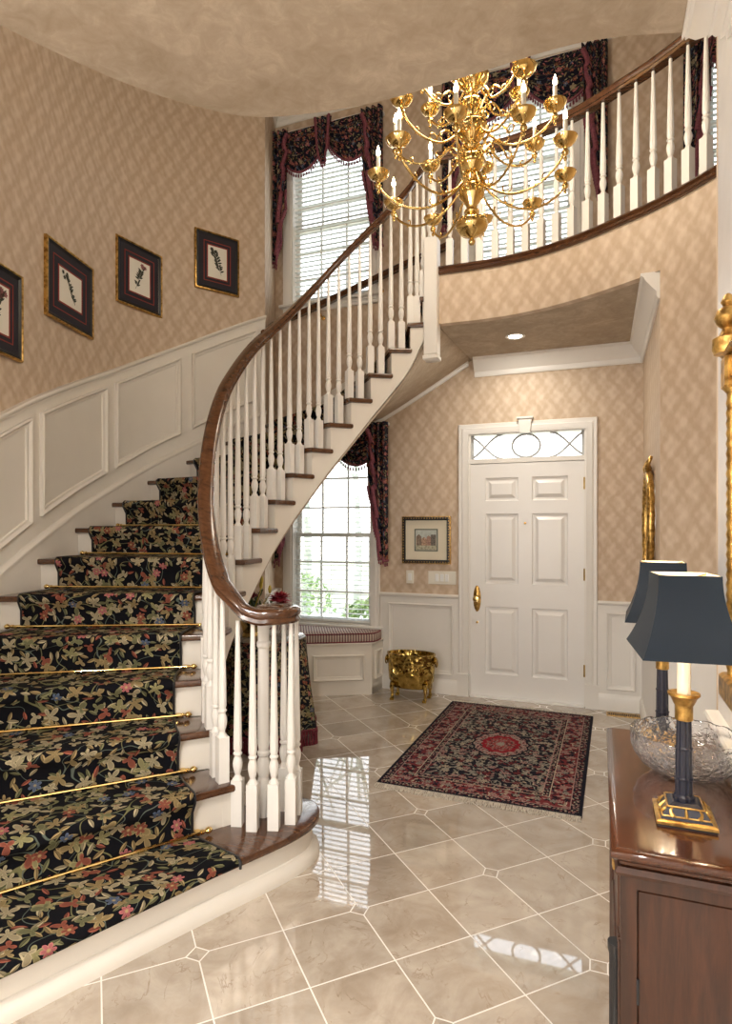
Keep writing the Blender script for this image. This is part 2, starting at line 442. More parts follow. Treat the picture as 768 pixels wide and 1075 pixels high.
def copy_tree(o, parent=None, loc=None, rz=None):
    c = o.copy(); COL.objects.link(c); c.parent = parent
    if loc is not None: c.location = loc
    if rz is not None: c.rotation_euler = (0, 0, rz)
    for ch in o.children: copy_tree(ch, c)
    return c
def cr(pts, t):
    """catmull-rom through pts at real index t"""
    n = len(pts); i = max(0, min(n-2, int(math.floor(t)))); f = t-i
    g = lambda k: Vector(pts[k]) if 0 <= k < n else (2*Vector(pts[0])-Vector(pts[1]) if k < 0 else 2*Vector(pts[-1])-Vector(pts[-2]))
    p0, p1, p2, p3 = g(i-1), g(i), g(i+1), g(i+2)
    return .5*((2*p1)+(-p0+p2)*f+(2*p0-5*p1+4*p2-p3)*f*f+(-p0+3*p1-3*p2+p3)*f**3)
def smooth(pts, k=6):
    n = len(pts); return [cr(pts, i/k) for i in range((n-1)*k+1)]
def V3(p, z): return Vector((p[0], p[1], z))

# ------------------------------------------------------------------ plan (metres; camera stands at x=0, y=0)
RISE = .186; YF = 5.37; F2 = 3.35; C1 = 2.97; C2 = 5.64; XR = .33
P = [(-1.19, 2.20), (-1.34, 2.17), (-1.50, 2.27), (-1.66, 2.39), (-1.80, 2.54), (-1.90, 2.72), (-1.96, 2.91), (-1.99, 3.10), (-2.0, 3.30), (-1.995, 3.49), (-1.955, 3.66),
     (-1.885, 3.81), (-1.795, 3.93), (-1.68, 4.03), (-1.56, 4.12), (-1.43, 4.20), (-1.30, 4.26), (-1.21, 4.285), (-1.12, 4.305)]
Q = [(-1.70, .35), (-1.95, .70), (-2.3, 1.05), (-2.58, 1.38), (-2.82, 1.71), (-2.98, 2.04), (-3.10, 2.38), (-3.19, 2.72), (-3.31, 3.12), (-3.37, 3.52), (-3.35, 3.88),
     (-3.22, 4.2), (-3.05, 4.5), (-2.82, 4.81), (-2.45, 5.22), (-2.08, 5.22), (-1.72, 5.22), (-1.38, 5.22), (-1.05, 5.22)]
BAL = [(-1.10, 4.32), (-.72, 4.33), (-.418, 4.28), (-.14, 4.17), (.11, 4.02), (.327, 3.87), (.565, 3.64), (.78, 3.33), (.87, 2.95), (.80, 2.5), (.60, 2.2), (.33, 2.08)]
EDG = [(-1.98, .62), (-1.80, .98), (-1.65, 1.29), (-1.50, 1.57), (-1.33, 1.78), (-1.13, 1.92), (-.767, 1.99), (-.424, 1.985), (-.068, 1.97), (.20, 2.03), (.33, 2.08)]
Pf = lambda n: cr(P, n).to_2d() if False else Vector(cr([Vector((a, b, 0)) for a, b in P], n))
P3 = [Vector((a, b, 0)) for a, b in P]; Q3 = [Vector((a, b, 0)) for a, b in Q]
def Pf(n): return cr(P3, n)
def Qf(n): return cr(Q3, n) if n <= 13 else Q3[13].lerp(Q3[14], n-13) if n <= 14 else cr(Q3[14:], n-14)
def nose(n): return RISE*n
def lin(n, k): return Pf(n).lerp(Qf(n), k)
def dirn(n): return (Qf(n)-Pf(n)).normalized()
def fwd(n):                       # horizontal normal of the nosing line pointing down the stair
    d = dirn(n); v = Vector((-d.y, d.x, 0))
    return v if v.dot(Pf(max(0, n-1))-Pf(n)) > 0 else -v

def prism(poly, z0, z1, g=None):
    g = g or G(); n = len(poly)
    return g.rings([[V3(p, z0) for p in poly], [V3(p, z1) for p in poly]], cap=True)
def inset(poly, d):
    """move every edge of a counter-clockwise polygon inwards by d"""
    n = len(poly); out = []
    for i in range(n):
        a, b, c = Vector(poly[i-1][:2]), Vector(poly[i][:2]), Vector(poly[(i+1) % n][:2])
        e1 = (b-a).normalized(); e2 = (c-b).normalized()
        n1 = Vector((-e1.y, e1.x)); n2 = Vector((-e2.y, e2.x)); m = (n1+n2).normalized()
        out.append(b+m*d/max(.4, m.dot(n1)))
    return out
def prism_soft(poly, z0, z1, b, g=None):
    g = g or G(); rs = []
    for i, z in ((b, z0), (b*.3, z0+b*.3), (0, z0+b), (0, z1-b), (b*.3, z1-b*.3), (b, z1)):
        rs.append([V3(p, z) for p in inset(poly, i)])
    return g.rings(rs, cap=True)
def face_prism(poly, z0, z1):
    g = G(); n = len(poly)
    g.add([V3(p, z0) for p in poly], [tuple(range(n))[::-1]], [(p[0], p[1]) for p in poly])
    g.add([V3(p, z1) for p in poly], [tuple(range(n))], [(p[0], p[1]) for p in poly]); L = 0
    for i in range(n):
        a, b = poly[i], poly[(i+1) % n]; d = math.dist(a[:2], b[:2])
        g.add([V3(a, z0), V3(b, z0), V3(b, z1), V3(a, z1)], [(0, 1, 2, 3)], [(L, z0), (L+d, z0), (L+d, z1), (L, z1)]); L += d
    return g
def frame_ring(mapf, q, prof, K=1, sx=1., g=None):
    """raised moulding round a quad q=(u0,u1,v0,v1) of a surface; mapf(u,v,d)->point; prof: (inset, height)"""
    g = g or G(); u0, u1, v0, v1 = q; rs = []
    for i, d in prof:
        a, b, c, e = u0+i/sx, u1-i/sx, v0+i, v1-i; ring = []
        for k in range(K): ring.append(mapf(a+(b-a)*k/K, c, d))
        ring.append(mapf(b, c, d)); ring.append(mapf(b, e, d))
        for k in range(1, K): ring.append(mapf(b-(b-a)*k/K, e, d))
        ring.append(mapf(a, e, d)); rs.append(ring)
    return g.rings(rs)
MOLD = [(0, 0), (0, .016), (.008, .022), (.016, .016), (.022, .010), (.034, .008), (.038, 0)]
CROWN = [(0, 0), (.105, 0), (.105, -.016), (.09, -.022), (.08, -.045), (.055, -.075), (.035, -.10), (.022, -.112), (.022, -.14), (.012, -.155), (0, -.155)]
RAIL = [(0, 0), (.014, 0), (.018, -.0), (.018, .012), (.034, .022), (.038, .034), (.034, .044), (0, .046)]
BASEB = [(0, 0), (.018, 0), (.018, .10), (.012, .115), (.006, .13), (0, .13)]

# ---------------- shell
fl = G(); fl.add([(-4.6, -3.4, 0), (2.2, -3.4, 0), (2.2, 5.5, 0), (-4.6, 5.5, 0), (-4.6, -3.4, -.2), (2.2, -3.4, -.2), (2.2, 5.5, -.2), (-4.6, 5.5, -.2)],
       [(0, 1, 2, 3), (7, 6, 5, 4), (0, 4, 5, 1), (1, 5, 6, 2), (2, 6, 7, 3), (3, 7, 4, 0)])
struct('floor', fl, 'tile')
OPEN = [(-2.85, -2.0, .56, 2.28), (-1.10, -.09, 0, 2.33), (-2.85, -2.0, 3.68, 5.22), (-1.03, -.20, 3.68, 5.22), (.78, 1.62, 3.68, 5.22)]
xs = sorted({-3.3, 2.1} | {o[0] for o in OPEN} | {o[1] for o in OPEN}); zs = sorted({0, C2+.1} | {o[2] for o in OPEN} | {o[3] for o in OPEN})
wf = G()
for i in range(len(xs)-1):
    for j in range(len(zs)-1):
        cx, cz = (xs[i]+xs[i+1])/2, (zs[j]+zs[j+1])/2
        if any(o[0] < cx < o[1] and o[2] < cz < o[3] for o in OPEN): continue
        wf.box(xs[i], xs[i+1], YF, YF+.16, zs[j], zs[j+1], uv='xz')
struct('wall_front', wf, 'paper')
wallp = [Vector((-4.4, .30, 0)), Vector((-2.25, .32, 0))] + [cr(Q3, 1+i/6) for i in range(0, 73)] + [Vector((-3.04, YF+.02, 0))]
struct('wall_left', G().sweep(wallp, [(0, 0), (.14, 0), (.14, C2), (0, C2)], side=1), 'paper')
edge = [tuple(p)[:2] for p in smooth([Vector((a, b, 0)) for a, b in EDG], 5)]
struct('ceiling', prism([(-4.4, .62)]+edge+[(XR, -3.3), (-4.4, -3.3)], C1, F2), 'suede')
bal = smooth([Vector((a, b, 0)) for a, b in BAL], 6)
struct('ceiling_vestibule', prism([(p.x, p.y) for p in bal]+[(2.1, 2.08), (2.1, YF), (-1.10, YF)], C1, F2), 'suede')
struct('ceiling_upper', G().box(-4.4, 2.1, -3.3, YF+.16, C2, C2+.12), 'suede')
# balcony fascia and the curved wall below the right of the balcony
fas = [p+Vector((0, 0, 0)) for p in bal[:31]]
struct('wall_balcony', G().sweep(fas, [(-.008, C1-.004), (.05, C1-.004), (.05, F2), (-.008, F2)], side=1), 'paper')
struct('wall_curved', G().sweep(bal[30:], [(-.008, 0), (.10, 0), (.10, F2), (-.008, F2)], side=1, u0=sum((bal[i+1]-bal[i]).length for i in range(30))), 'paper')
struct('wall_side', G().box(XR-.003, XR+.10, 3.88, YF, 0, C1, uv='xz'), 'paper')
struct('wall_right', G().box(XR, XR+.14, -3.3, 2.08, 0, C1), plain('pearl_wall_finish', (.60, .575, .56), .45, vary=.06, scale=9))
wrt = [Vector((XR, -3.2, 0)), Vector((XR, 2.075, 0))]
def off(path, z): return [Vector((p[0], p[1], z)) for p in path]
CR2 = [(0, 0), (.100, 0), (.100, -.012), (.092, -.014), (.092, -.024), (.084, -.030), (.070, -.058), (.052, -.078), (.044, -.084), (.044, -.094), (.036, -.096), (.030, -.112), (.020, -.122), (.020, -.134), (.010, -.138), (.008, -.155), (0, -.155)]
struct('trim_1', G().rings([[Vector((XR-d, y if y < 0 else 2.055-(.10-d)*1.7, C1+z)) for d, z in CR2] for y in (-3.2, 1)], cap=True), 'paint', angle=25)
struct('trim_2', G().sweep(off(wrt, .90), RAIL, side=1), 'paint')
struct('baseboard_right', G().sweep(off(wrt, 0), BASEB, side=1), 'paint')
g = G().box(XR-.010, XR, -3.2, 2.075, .0, .90)
y = 2.0
while y > -1:
    frame_ring(lambda u, v, d: Vector((XR-.010-d, u, v)), (y-.55, y, .2, .82), MOLD, g=g); y -= .68
struct('trim_3', g, 'paint')
ves = [Vector((-1.03, YF, C1)), Vector((XR-.003, YF, C1)), Vector((XR-.003, 3.885, C1))]
struct('trim_4', G().sweep(ves, CROWN, side=-1), 'paint')
# wainscot of the front wall, both sides of the door
for k, (xa, xb, pa, pb) in enumerate(((-1.91, -1.172, -1.83, -1.22), (-.02, XR-.003, .05, .27))):
    g = G().box(xa, xb, YF-.010, YF, 0, .87)
    frame_ring(lambda u, v, d: Vector((u, YF-.010-d, v)), (pa, pb, .17, .80), MOLD, g=g)
    struct('trim_%d' % (5+k), g, 'paint')
    struct('trim_%d' % (7+k), G().sweep([Vector((xa, YF, .845)), Vector((xb, YF, .845))], RAIL, side=-1), 'paint')
    struct('baseboard_front_%s' % ('left', 'right')[k], G().sweep([Vector((xa, YF-.01, 0)), Vector((xb, YF-.01, 0))], BASEB, side=-1), 'paint')
sd = [Vector((XR-.003, YF, 0)), Vector((XR-.003, 3.885, 0))]
cv = [p for p in bal[30:]]
for k, pth in enumerate((sd, cv)):
    s_ = -1
    struct('trim_%d' % (9+k), G().sweep(off(pth, 0), [(0, 0), (.012, 0), (.012, .86), (0, .86)], side=s_), 'paint')
    struct('trim_%d' % (11+k), G().sweep(off(pth, .845), RAIL, side=s_), 'paint')
    struct('baseboard_%s' % ('side', 'curved')[k], G().sweep(off(pth, 0), [(a+.012, b) for a, b in BASEB], side=s_), 'paint')
# raking wainscot along the stair wall
def LW(n, off_, d):
    q = Qf(n); t = (Qf(n+.05)-Qf(n-.05)).normalized() if n < 12.9 else (Q3[13]-cr(Q3, 12.9)).normalized(); nn = Vector((t.y, -t.x, 0))
    return Vector((q.x+nn.x*d, q.y+nn.y*d, nose(n)+off_))
np_ = [1+i/6 for i in range(73)]; rk = [V3(cr(Q3, n), nose(n)) for n in np_]
struct('trim_13', G().sweep(rk, [(0, -.35), (.012, -.35), (.012, .95), (0, .95)], side=-1), 'cream')
struct('trim_14', G().sweep(rk, [(0, .93), (.020, .93), (.022, .945), (.036, .955), (.040, .968), (.034, .98), (0, .982)], side=-1), 'cream')
struct('trim_15', G().sweep(rk, [(0, -.34), (.030, -.34), (.030, .085), (.040, .092), (.040, .108), (.030, .122), (.018, .13), (0, .13)], side=-1), 'cream')
g = G()
for a, b in ((1.6, 3.1), (3.4, 4.9), (5.2, 6.85), (7.1, 8.85), (9.1, 10.85), (11.15, 12.8)):
    frame_ring(lambda u, v, d: LW(u, v, d+.012), (a, b, .24, .87), [(i*1.15, h*1.25) for i, h in MOLD], K=9, sx=.40, g=g)
struct('trim_16', g, 'cream')
rt = [Vector((-2.84, 4.85, 0)), Vector((-3.035, YF, 0)), Vector((-2.955, YF, 0))]
struct('trim_17', G().sweep(off(rt, .845), RAIL, side=-1), 'paint')
struct('trim_18', G().sweep(off(rt, 0), [(0, 0), (.012, 0), (.012, .86), (0, .86)], side=-1), 'paint')
# upper crown
up = [Vector((-2.82, 4.85, C2)), Vector((-3.035, YF, C2)), Vector((2.1, YF, C2))]
struct('trim_19', G().sweep(up, CROWN, side=-1), 'paint')
struct('baseboard_upper', G().sweep([Vector((-1.0, YF, F2)), Vector((2.1, YF, F2))], BASEB, side=-1), 'paint')

struct('wall_upper_right', G().box(2.1, 2.2, -3.3, YF+.16, 0, C2+.12, uv='xz'), 'paper')
wb = G(); bo = [(-3.9, -2.9, .5, 2.5), (-2.4, -1.0, .2, 2.5), (-.6, 0, .5, 2.5), (-3.6, -2.2, 3.8, 5.2), (-1.4, .4, 3.8, 5.2)]
xs = sorted({-4.6, 2.2} | {o[0] for o in bo} | {o[1] for o in bo}); zs = sorted({0, C2+.12} | {o[2] for o in bo} | {o[3] for o in bo})
for i in range(len(xs)-1):
    for j in range(len(zs)-1):
        cx, cz = (xs[i]+xs[i+1])/2, (zs[j]+zs[j+1])/2
        if not any(o[0] < cx < o[1] and o[2] < cz < o[3] for o in bo): wb.box(xs[i], xs[i+1], -3.46, -3.3, zs[j], zs[j+1], uv='xz')
struct('wall_back_blocker', wb, 'paper')  # unseen wall added to cut sky reflections; its openings admit daylight
struct('wall_far_left', G().box(-4.6, -4.4, -3.3, YF+.16, 0, C2+.12, uv='xz'), 'paper')
# ---------------- front door with transom
dr = T('door_1', (-.594, YF, 0), 'white six panel front door under a leaded transom light', None, kind='structure')
cas = [(0, 0), (.10, 0), (.10, .012), (.094, .022), (.06, .020), (.052, .030), (.03, .026), (.012, .016), (0, .014)]
def casing(x0, x1, z0, z1, y, w=.10, bottom=False):
    """picture-frame casing outside the opening (x0..x1, z0..z1)"""
    g = G(); rs = []
    for i, d in [(w, 0), (w, .012), (w-.006, .024), (w*.62, .022), (w*.55, .031), (w*.3, .027), (.010, .018), (0, .016), (0, -.05)]:
        if bottom: rs.append([(x0-i, y-d, z0-i), (x1+i, y-d, z0-i), (x1+i, y-d, z1+i), (x0-i, y-d, z1+i)])
        else: rs.append([(x0-i, y-d, z0), (x0-i, y-d, z1+i), (x1+i, y-d, z1+i), (x1+i, y-d, z0)])
    return g.rings([[Vector(p) for p in r] for r in rs], closed=bottom)
dr.part('casing', casing(-1.085, -.105, 0, 2.315, YF, .088), 'paint', world=True)
g = G().box(-1.18, -1.08, YF-.036, YF, 0, .20).box(-.112, -.012, YF-.036, YF, 0, .20); dr.part('plinth', g, 'paint', world=True)
g = G(); w0, w1 = .042, .062
g.rings([[Vector((x, y, z)) for x, y in ((-.595-w, YF), (-.595-w, YF-d), (-.595+w, YF-d), (-.595+w, YF))] for w, d, z in ((w0, .045, 2.30), (w1-.008, .05, 2.415), (w1+.006, .06, 2.42), (w1+.006, .06, 2.435))], cap=True)
dr.part('keystone', g, 'paint', world=True)
g = G().box(-1.10, -1.068, YF+.005, YF+.14, 0, 2.33).box(-.122, -.09, YF+.005, YF+.14, 0, 2.33).box(-1.068, -.122, YF+.01, YF+.14, 2.055, 2.095).box(-1.068, -.122, YF+.01, YF+.14, 2.305, 2.33)
dr.part('jamb', g, 'paint', world=True)
# leaf with six recessed panels
DX0, DX1, DZ0, DZ1, DY = -1.0675, -.1225, .015, 2.05, YF+.015
W_, H_ = DX1-DX0, DZ1-DZ0
cols = [(DX0+W_*.135, DX0+W_*.435), (DX0+W_*.555, DX0+W_*.865)]
rows = [(DZ0+H_*.095, DZ0+H_*.385), (DZ0+H_*.485, DZ0+H_*.785), (DZ0+H_*.84, DZ0+H_*.94)]
g = G(); X = [DX0]+[c for p in cols for c in p]+[DX1]; Z = [DZ0]+[c for p in rows for c in p]+[DZ1]
for i in range(len(X)-1):
    for j in range(len(Z)-1):
        if i % 2 == 1 and j % 2 == 1:
            rs = []
            for ins, d in ((0, 0), (.004, .014), (.012, .017), (.026, .016), (.050, .000), (.054, -.002)):
                a, b, c, e = X[i]+ins, X[i+1]-ins, Z[j]+ins, Z[j+1]-ins
                rs.append([Vector((a, DY+d, c)), Vector((b, DY+d, c)), Vector((b, DY+d, e)), Vector((a, DY+d, e))])
            g.rings(rs); g.add(rs[-1], [(0, 1, 2, 3)])
        else: g.add([(X[i], DY, Z[j]), (X[i+1], DY, Z[j]), (X[i+1], DY, Z[j+1]), (X[i], DY, Z[j+1])], [(0, 1, 2, 3)])
g.box(DX0, DX1, DY+.02, DY+.045, DZ0, DZ1+.004)
dr.part('light_gap_blocker', G().box(-1.075, -1.06, YF+.06, YF+.10, 0, 2.06).box(-.13, -.115, YF+.06, YF+.10, 0, 2.06).box(-1.075, -.115, YF+.06, YF+.10, 2.04, 2.06), 'dark', world=True)  # dark strips added to stop light leaking round the leaf
leaf = dr.part('leaf', g, 'doorpaint', world=True, angle=20)
M = Matrix.Translation((-1.012, DY, .865)) @ Matrix.Rotation(R(90), 4, 'X')
g = G().lathe([(.0, 0), (.030, 0), (.034, .004), (.030, .009), (.022, .010), (.018, .014), (0, .014)], M=M @ Matrix.Diagonal((1, 3.4, 1, 1)), seg=28, cap=False)
pl = dr.part('handle_plate', g, 'gilt', world=True, parent=leaf)
g = G().lathe([(.009, 0), (.009, .03), (.024, .036), (.030, .050), (.024, .064), (0, .068)], M=Matrix.Translation((-1.012, DY-.01, .865)) @ Matrix.Rotation(R(90), 4, 'X'), seg=20)
dr.part('door_knob', g, 'brass', world=True, parent=leaf)
for nm, x, z, r in (('keyhole', -1.012, .655, .010), ('peephole', -.60, 1.53, .011)):
    dr.part(nm, G().lathe([(0, -.005), (r, -.004), (r, .004), (r*.6, .006), (0, .006)], M=Matrix.Translation((x, DY, z)) @ Matrix.Rotation(R(90), 4, 'X'), seg=14), 'brass', world=True, parent=leaf)
for z in (.30, 1.10, 1.86):
    dr.part('hinge', G().tube([(-.120, DY-.008, z-.05), (-.120, DY-.008, z+.05)], .007), 'brass', world=True)
dr.part('threshold', G().box(-1.068, -.122, YF-.02, YF+.14, 0, .014), 'doorpaint', world=True)
dr.part('transom_pane', G().box(-1.068, -.122, YF+.06, YF+.064, 2.095, 2.305), 'pane', world=True)
g = G(); cz = 2.20; ye = YF+.05
g.tube([(-.595+.118*math.cos(a*PI/16), ye, cz+.100*math.sin(a*PI/16)) for a in range(32)], .011, 6, loop=True)
for s in (-1, 1):
    for f in (1, -1):
        g.tube([(-.595+s*(.20+.26*k/12), ye, cz+f*(.105*math.cos((k/12)*2.6))) for k in range(13)], .010, 6)
g.box(-1.068, -1.048, YF+.04, YF+.075, 2.095, 2.305).box(-.142, -.122, YF+.04, YF+.075, 2.095, 2.305)
dr.part('leaded_tracery', g, plain('lead_grey', (.45, .46, .46), .5), world=True)

# ---------------- windows with blinds
def window(i, x0, x1, z0, z1, rows, lab, blind_lab, tilt):
    w = T('window_%d' % i, ((x0+x1)/2, YF, z0), lab, None, kind='structure')
    w.part('casing', casing(x0, x1, z0, z1, YF, .085, bottom=True), 'paint', world=True)
    w.part('sill', G().bbox(x0-.11, x1+.11, YF-.065, YF+.02, z0-.022, z0+.006, .005), 'paint', world=True)
    w.part('jamb', G().box(x0, x0+.018, YF, YF+.15, z0, z1).box(x1-.018, x1, YF, YF+.15, z0, z1).box(x0, x1, YF, YF+.15, z1-.018, z1).box(x0, x1, YF, YF+.15, z0, z0+.018), 'paint', world=True)
    zm = (z0+z1)/2
    for nm, a, b, y in (('lower_sash', z0+.018, zm+.02, YF+.075), ('upper_sash', zm-.02, z1-.018, YF+.11)):
        s = .04; g = G(); xa, xb = x0+.018, x1-.018
        g.box(xa, xa+s, y, y+.03, a, b).box(xb-s, xb, y, y+.03, a, b).box(xa+s, xb-s, y, y+.03, a, a+s).box(xa+s, xb-s, y, y+.03, b-s, b)
        for k in (1, 2):
            xm = xa+(xb-xa)*k/3; g.box(xm-.009, xm+.009, y+.004, y+.026, a+s, b-s)
        for k in range(1, rows):
            zc = a+(b-a)*k/rows; g.box(xa+s, xb-s, y+.005, y+.025, zc-.009, zc+.009)
        sa = w.part(nm, g, 'paint', world=True)
        w.part('pane', G().box(xa+s, xb-s, y+.013, y+.017, a+s, b-s), 'pane', world=True, parent=sa)
    b = T('window_blind', ((x0+x1)/2, YF+.03, z1-.02), blind_lab, 'blind', 'white slatted window blinds')
    b.part('headrail', G().box(x0+.024, x1-.024, YF+.012, YF+.062, z1-.065, z1-.024), 'white', world=True)
    g = G(); z = z0+.06; ct, st = math.cos(tilt)*.019, math.sin(tilt)*.019
    while z < z1-.08:
        for a in (0,):
            rs = [[Vector((x, YF+.037-ct, z-st)), Vector((x, YF+.037, z+.002)), Vector((x, YF+.037+ct, z+st)), Vector((x, YF+.037, z-.001))] for x in (x0+.026, x1-.026)]
            g.rings(rs, cap=True)
        z += .046
    b.part('slats', g, 'slat', world=True)
    b.part('bottom_rail', G().bbox(x0+.026, x1-.026, YF+.015, YF+.060, z0+.022, z0+.045, .004), 'white', world=True)
    g = G()
    for f in (.13, .5, .87):
        x = x0+(x1-x0)*f
        g.tube([(x, YF+.016, z0+.04), (x, YF+.016, z1-.05)], .0014, 4)
    b.part('ladder_cord', g, 'white', world=True)
window(1, -2.85, -2.0, .56, 2.28, 3, 'tall lower sash window over the window seat', 'open white slatted blind in the lower window over the window seat', R(8))
window(2, -2.85, -2.0, 3.68, 5.22, 3, 'upper sash window above the staircase', 'white slatted blind in the upstairs window left of the chandelier', R(-3))
window(3, -1.03, -.20, 3.68, 5.22, 3, 'upper sash window behind the chandelier', 'white slatted blind in the upstairs window behind the chandelier', R(-3))
window(4, .78, 1.62, 3.68, 5.22, 3, 'upper sash window at the far right', 'white slatted blind of the right upstairs window, a sliver between balusters', R(-3))

# ---------------- staircase
st = T('staircase', (-1.9, 3.0, 0), 'curved staircase of brown wooden treads and cream risers and stringer', 'staircase')
S1 = [(-1.90, .66), (-1.79, .98), (-1.665, 1.29), (-1.50, 1.67), (-1.36, 1.98), (-1.27, 2.17), (-1.205, 2.33), (-1.185, 2.46), (-1.215, 2.57), (-1.29, 2.64), (-1.39, 2.64), (-1.49, 2.57), (-1.58, 2.45)]
front = [p for p in smooth([Vector((a, b, 0)) for a, b in S1], 5)]
def tread_poly(n):
    a = [Pf(n)+fwd(n)*.015-dirn(n)*.035, None]
    fr = [lin(n, k)+fwd(n)*.012 for k in (0, 1)]
    inn = fr[0]-dirn(n)*.035
    out = fr[1]
    bk_o = Qf(n+1) - fwd(n+1)*.02; bk_i = Pf(n+1)-fwd(n+1)*.02-dirn(n+1)*.035
    side = [Pf(n+k)-dirn(n+k)*.035 for k in (.75, .5, .25)]
    so = [Qf(n+k) for k in (.25, .5, .75)]
    return [inn, out]+so+[bk_o, bk_i]+side
def ccw(poly):
    a = sum(poly[i-1][0]*poly[i][1]-poly[i][0]*poly[i-1][1] for i in range(len(poly)))
    return poly if a > 0 else poly[::-1]
for n in range(1, 18):
    z = nose(n)
    if n == 1: poly = [(p.x, p.y) for p in front]+[(-1.68, 2.40), (-1.62, 2.28), (-2.33, 1.10)]
    else: poly = [(p.x, p.y) for p in tread_poly(n)]
    poly = ccw(poly)
    st.part('tread', prism_soft(poly, z-.034, z, .010), 'wood', world=True, angle=30, label='bullnose first tread' if n == 1 else None)
for n in range(2, 19):
    a, b = lin(n, 0)-fwd(n)*.022, lin(n, 1)-fwd(n)*.022
    g = G(); d = -fwd(n)*.015; z0, z1 = nose(n-1), nose(n)-.034
    g.rings([[V3(a, z0), V3(b, z0), V3(b+d, z0), V3(a+d, z0)], [V3(a, z1), V3(b, z1), V3(b+d, z1), V3(a+d, z1)]], cap=True)
    st.part('riser', g, 'cream', world=True)
# first riser, curved, with base mould
fi = [p for p in front]
st.part('riser', G().sweep(fi, [(.035, 0), (.10, 0), (.10, .152), (.035, .152)], side=1), 'cream', world=True, label='curved bottom riser')
st.part('base_moulding', G().sweep(fi, [(.002, 0), (.036, 0), (.036, .062), (.028, .060), (.022, .050), (.012, .042), (.006, .030), (.002, .018)], side=1), 'cream', world=True)
# stringer under the railing
def cell(nn, z0f, z1f, i0, i1, g):
    rs = []
    for n in nn:
        p = Pf(n); d = dirn(n)
        rs.append([V3(p-d*i0, z0f(n)), V3(p-d*i1, z0f(n)), V3(p-d*i1, z1f(n)), V3(p-d*i0, z1f(n))])
    return g.rings(rs, cap=True)
g = G()
for n in range(2, 18):
    top = nose(n)-.034
    cell([n+.10+k*.25 if k < 4 else n+1.10 for k in range(5)], lambda m: max(0, nose(m)-.345), lambda m: top, .012, -.03, g)
st.part('stringer', g, 'cream', world=True)
g = G(); rs = []
for i in range(0, 61):
    n = 3+i*.25; q = Qf(n); p = Pf(n)
    if n > 15.4: q = Vector((q.x, YF, 0))
    q = Vector((q.x, q.y, 0))
    z = max(.0, nose(n)-.375); zo = max(.0, nose(n)-.375)
    rs.append([V3(p+dirn(n)*.0, z), V3(p.lerp(q, .5), (z+zo)/2), V3(q, zo), V3(q, zo+.02), V3(p, z+.02)])
st.part('soffit', g.rings(rs, cap=True), 'suede', world=True)
ms = [V3((Qf(n).x, YF-.002), nose(n)-.375) for n in [14.9+k*.25 for k in range(13)]]
g = G(); g.sweep(ms, [(0, -.035), (.020, -.035), (.026, -.012), (.045, -.006), (.045, .0), (0, .012)], side=-1)
st.part('soffit_moulding', g, 'paint', world=True)
g = G(); 
rs = [[V3((Qf(n).x, 5.215), nose(n)-.34), V3((Qf(n).x, 5.235), nose(n)-.34), V3((Qf(n).x, 5.235), nose(n)+.12), V3((Qf(n).x, 5.215), nose(n)+.12)] for n in [14+k*.5 for k in range(9)]]
st.part('outer_stringer', g.rings(rs, cap=True), 'cream', world=True)

# ---------------- carpet runner and rods
IN, OUT = .17, .15
run = T('stair_runner', (-2.2, 2.4, 0), 'black stair carpet runner with tan and red leaf pattern', 'carpet')
def rp(n, k, f=0., z=0.):          # k 0 inner..1 outer edge of the runner
    p, q = Pf(n), Qf(n); L = (q-p).length
    if n < 1.5: a, b = (Vector((-1.335, 2.06, 0)), Vector((-1.86, .82, 0)))
    else: a, b = p+(q-p)*(IN/L), q-(q-p)*(OUT/L)
    c = a.lerp(b, k)+fwd(max(n, 1.6))*f
    if n < 1.5: c = a.lerp(b, k)+Vector((.921, -.39, 0))*f
    return V3(c, z)
s_len = 0
g = G()
prev = None; NK = 14
for n in range(1, 18):
    zt = nose(n)
    prof = [(n+1, -.018, zt+.010), (n+.66, 0, zt+.011), (n+.33, 0, zt+.011), (n, -.02, zt+.012), (n, .014, zt+.011), (n, .026, zt+.002), (n, .030, zt-.014), (n, .026, zt-.032), (n, .010, zt-.046), (n, -.006, zt-.075), (n, -.008, zt-RISE*.6), (n, -.008, zt-RISE+.012)]
    if n == 1: prof = [(2, -.018, zt+.010), (1.66, 0, zt+.011), (1.33, 0, zt+.011), (1, -.02, zt+.012), (1, .010, zt+.011), (1, .020, zt+.002), (1, .020, zt-.014), (1, .012, zt-.026), (1, -.002, zt-.034)]
    for m, f, z in prof:
        if n == 1 and m in (1.66, 1.33):
            row = [rp(2, i/NK, -.018, z).lerp(rp(1, i/NK, -.02, z), (2-m)) for i in range(NK+1)]
        else: row = [rp(m, i/NK, f, z) for i in range(NK+1)]
        if prev:
            ds = (row[NK//3]-prev[0][NK//3]).length; s2 = s_len+ds
            for i in range(NK):
                w0 = [(j/NK)*.95 for j in range(NK+1)]
                g.add([prev[0][i], prev[0][i+1], row[i+1], row[i]], [(0, 1, 2, 3)],
                      [((prev[0][j]-prev[0][0]).length, s_len) if q == 0 else ((row[j]-row[0]).length, s2) for j, q in ((i, 0), (i+1, 0), (i+1, 1), (i, 1))])
            s_len = s2
        prev = (row,)
    # next step down must start from this step's foot: restart
    prev = None
    s_len = (s_len+.31*7.7) % 50
run.part('runner_pile', g, 'runner', world=True, angle=60)
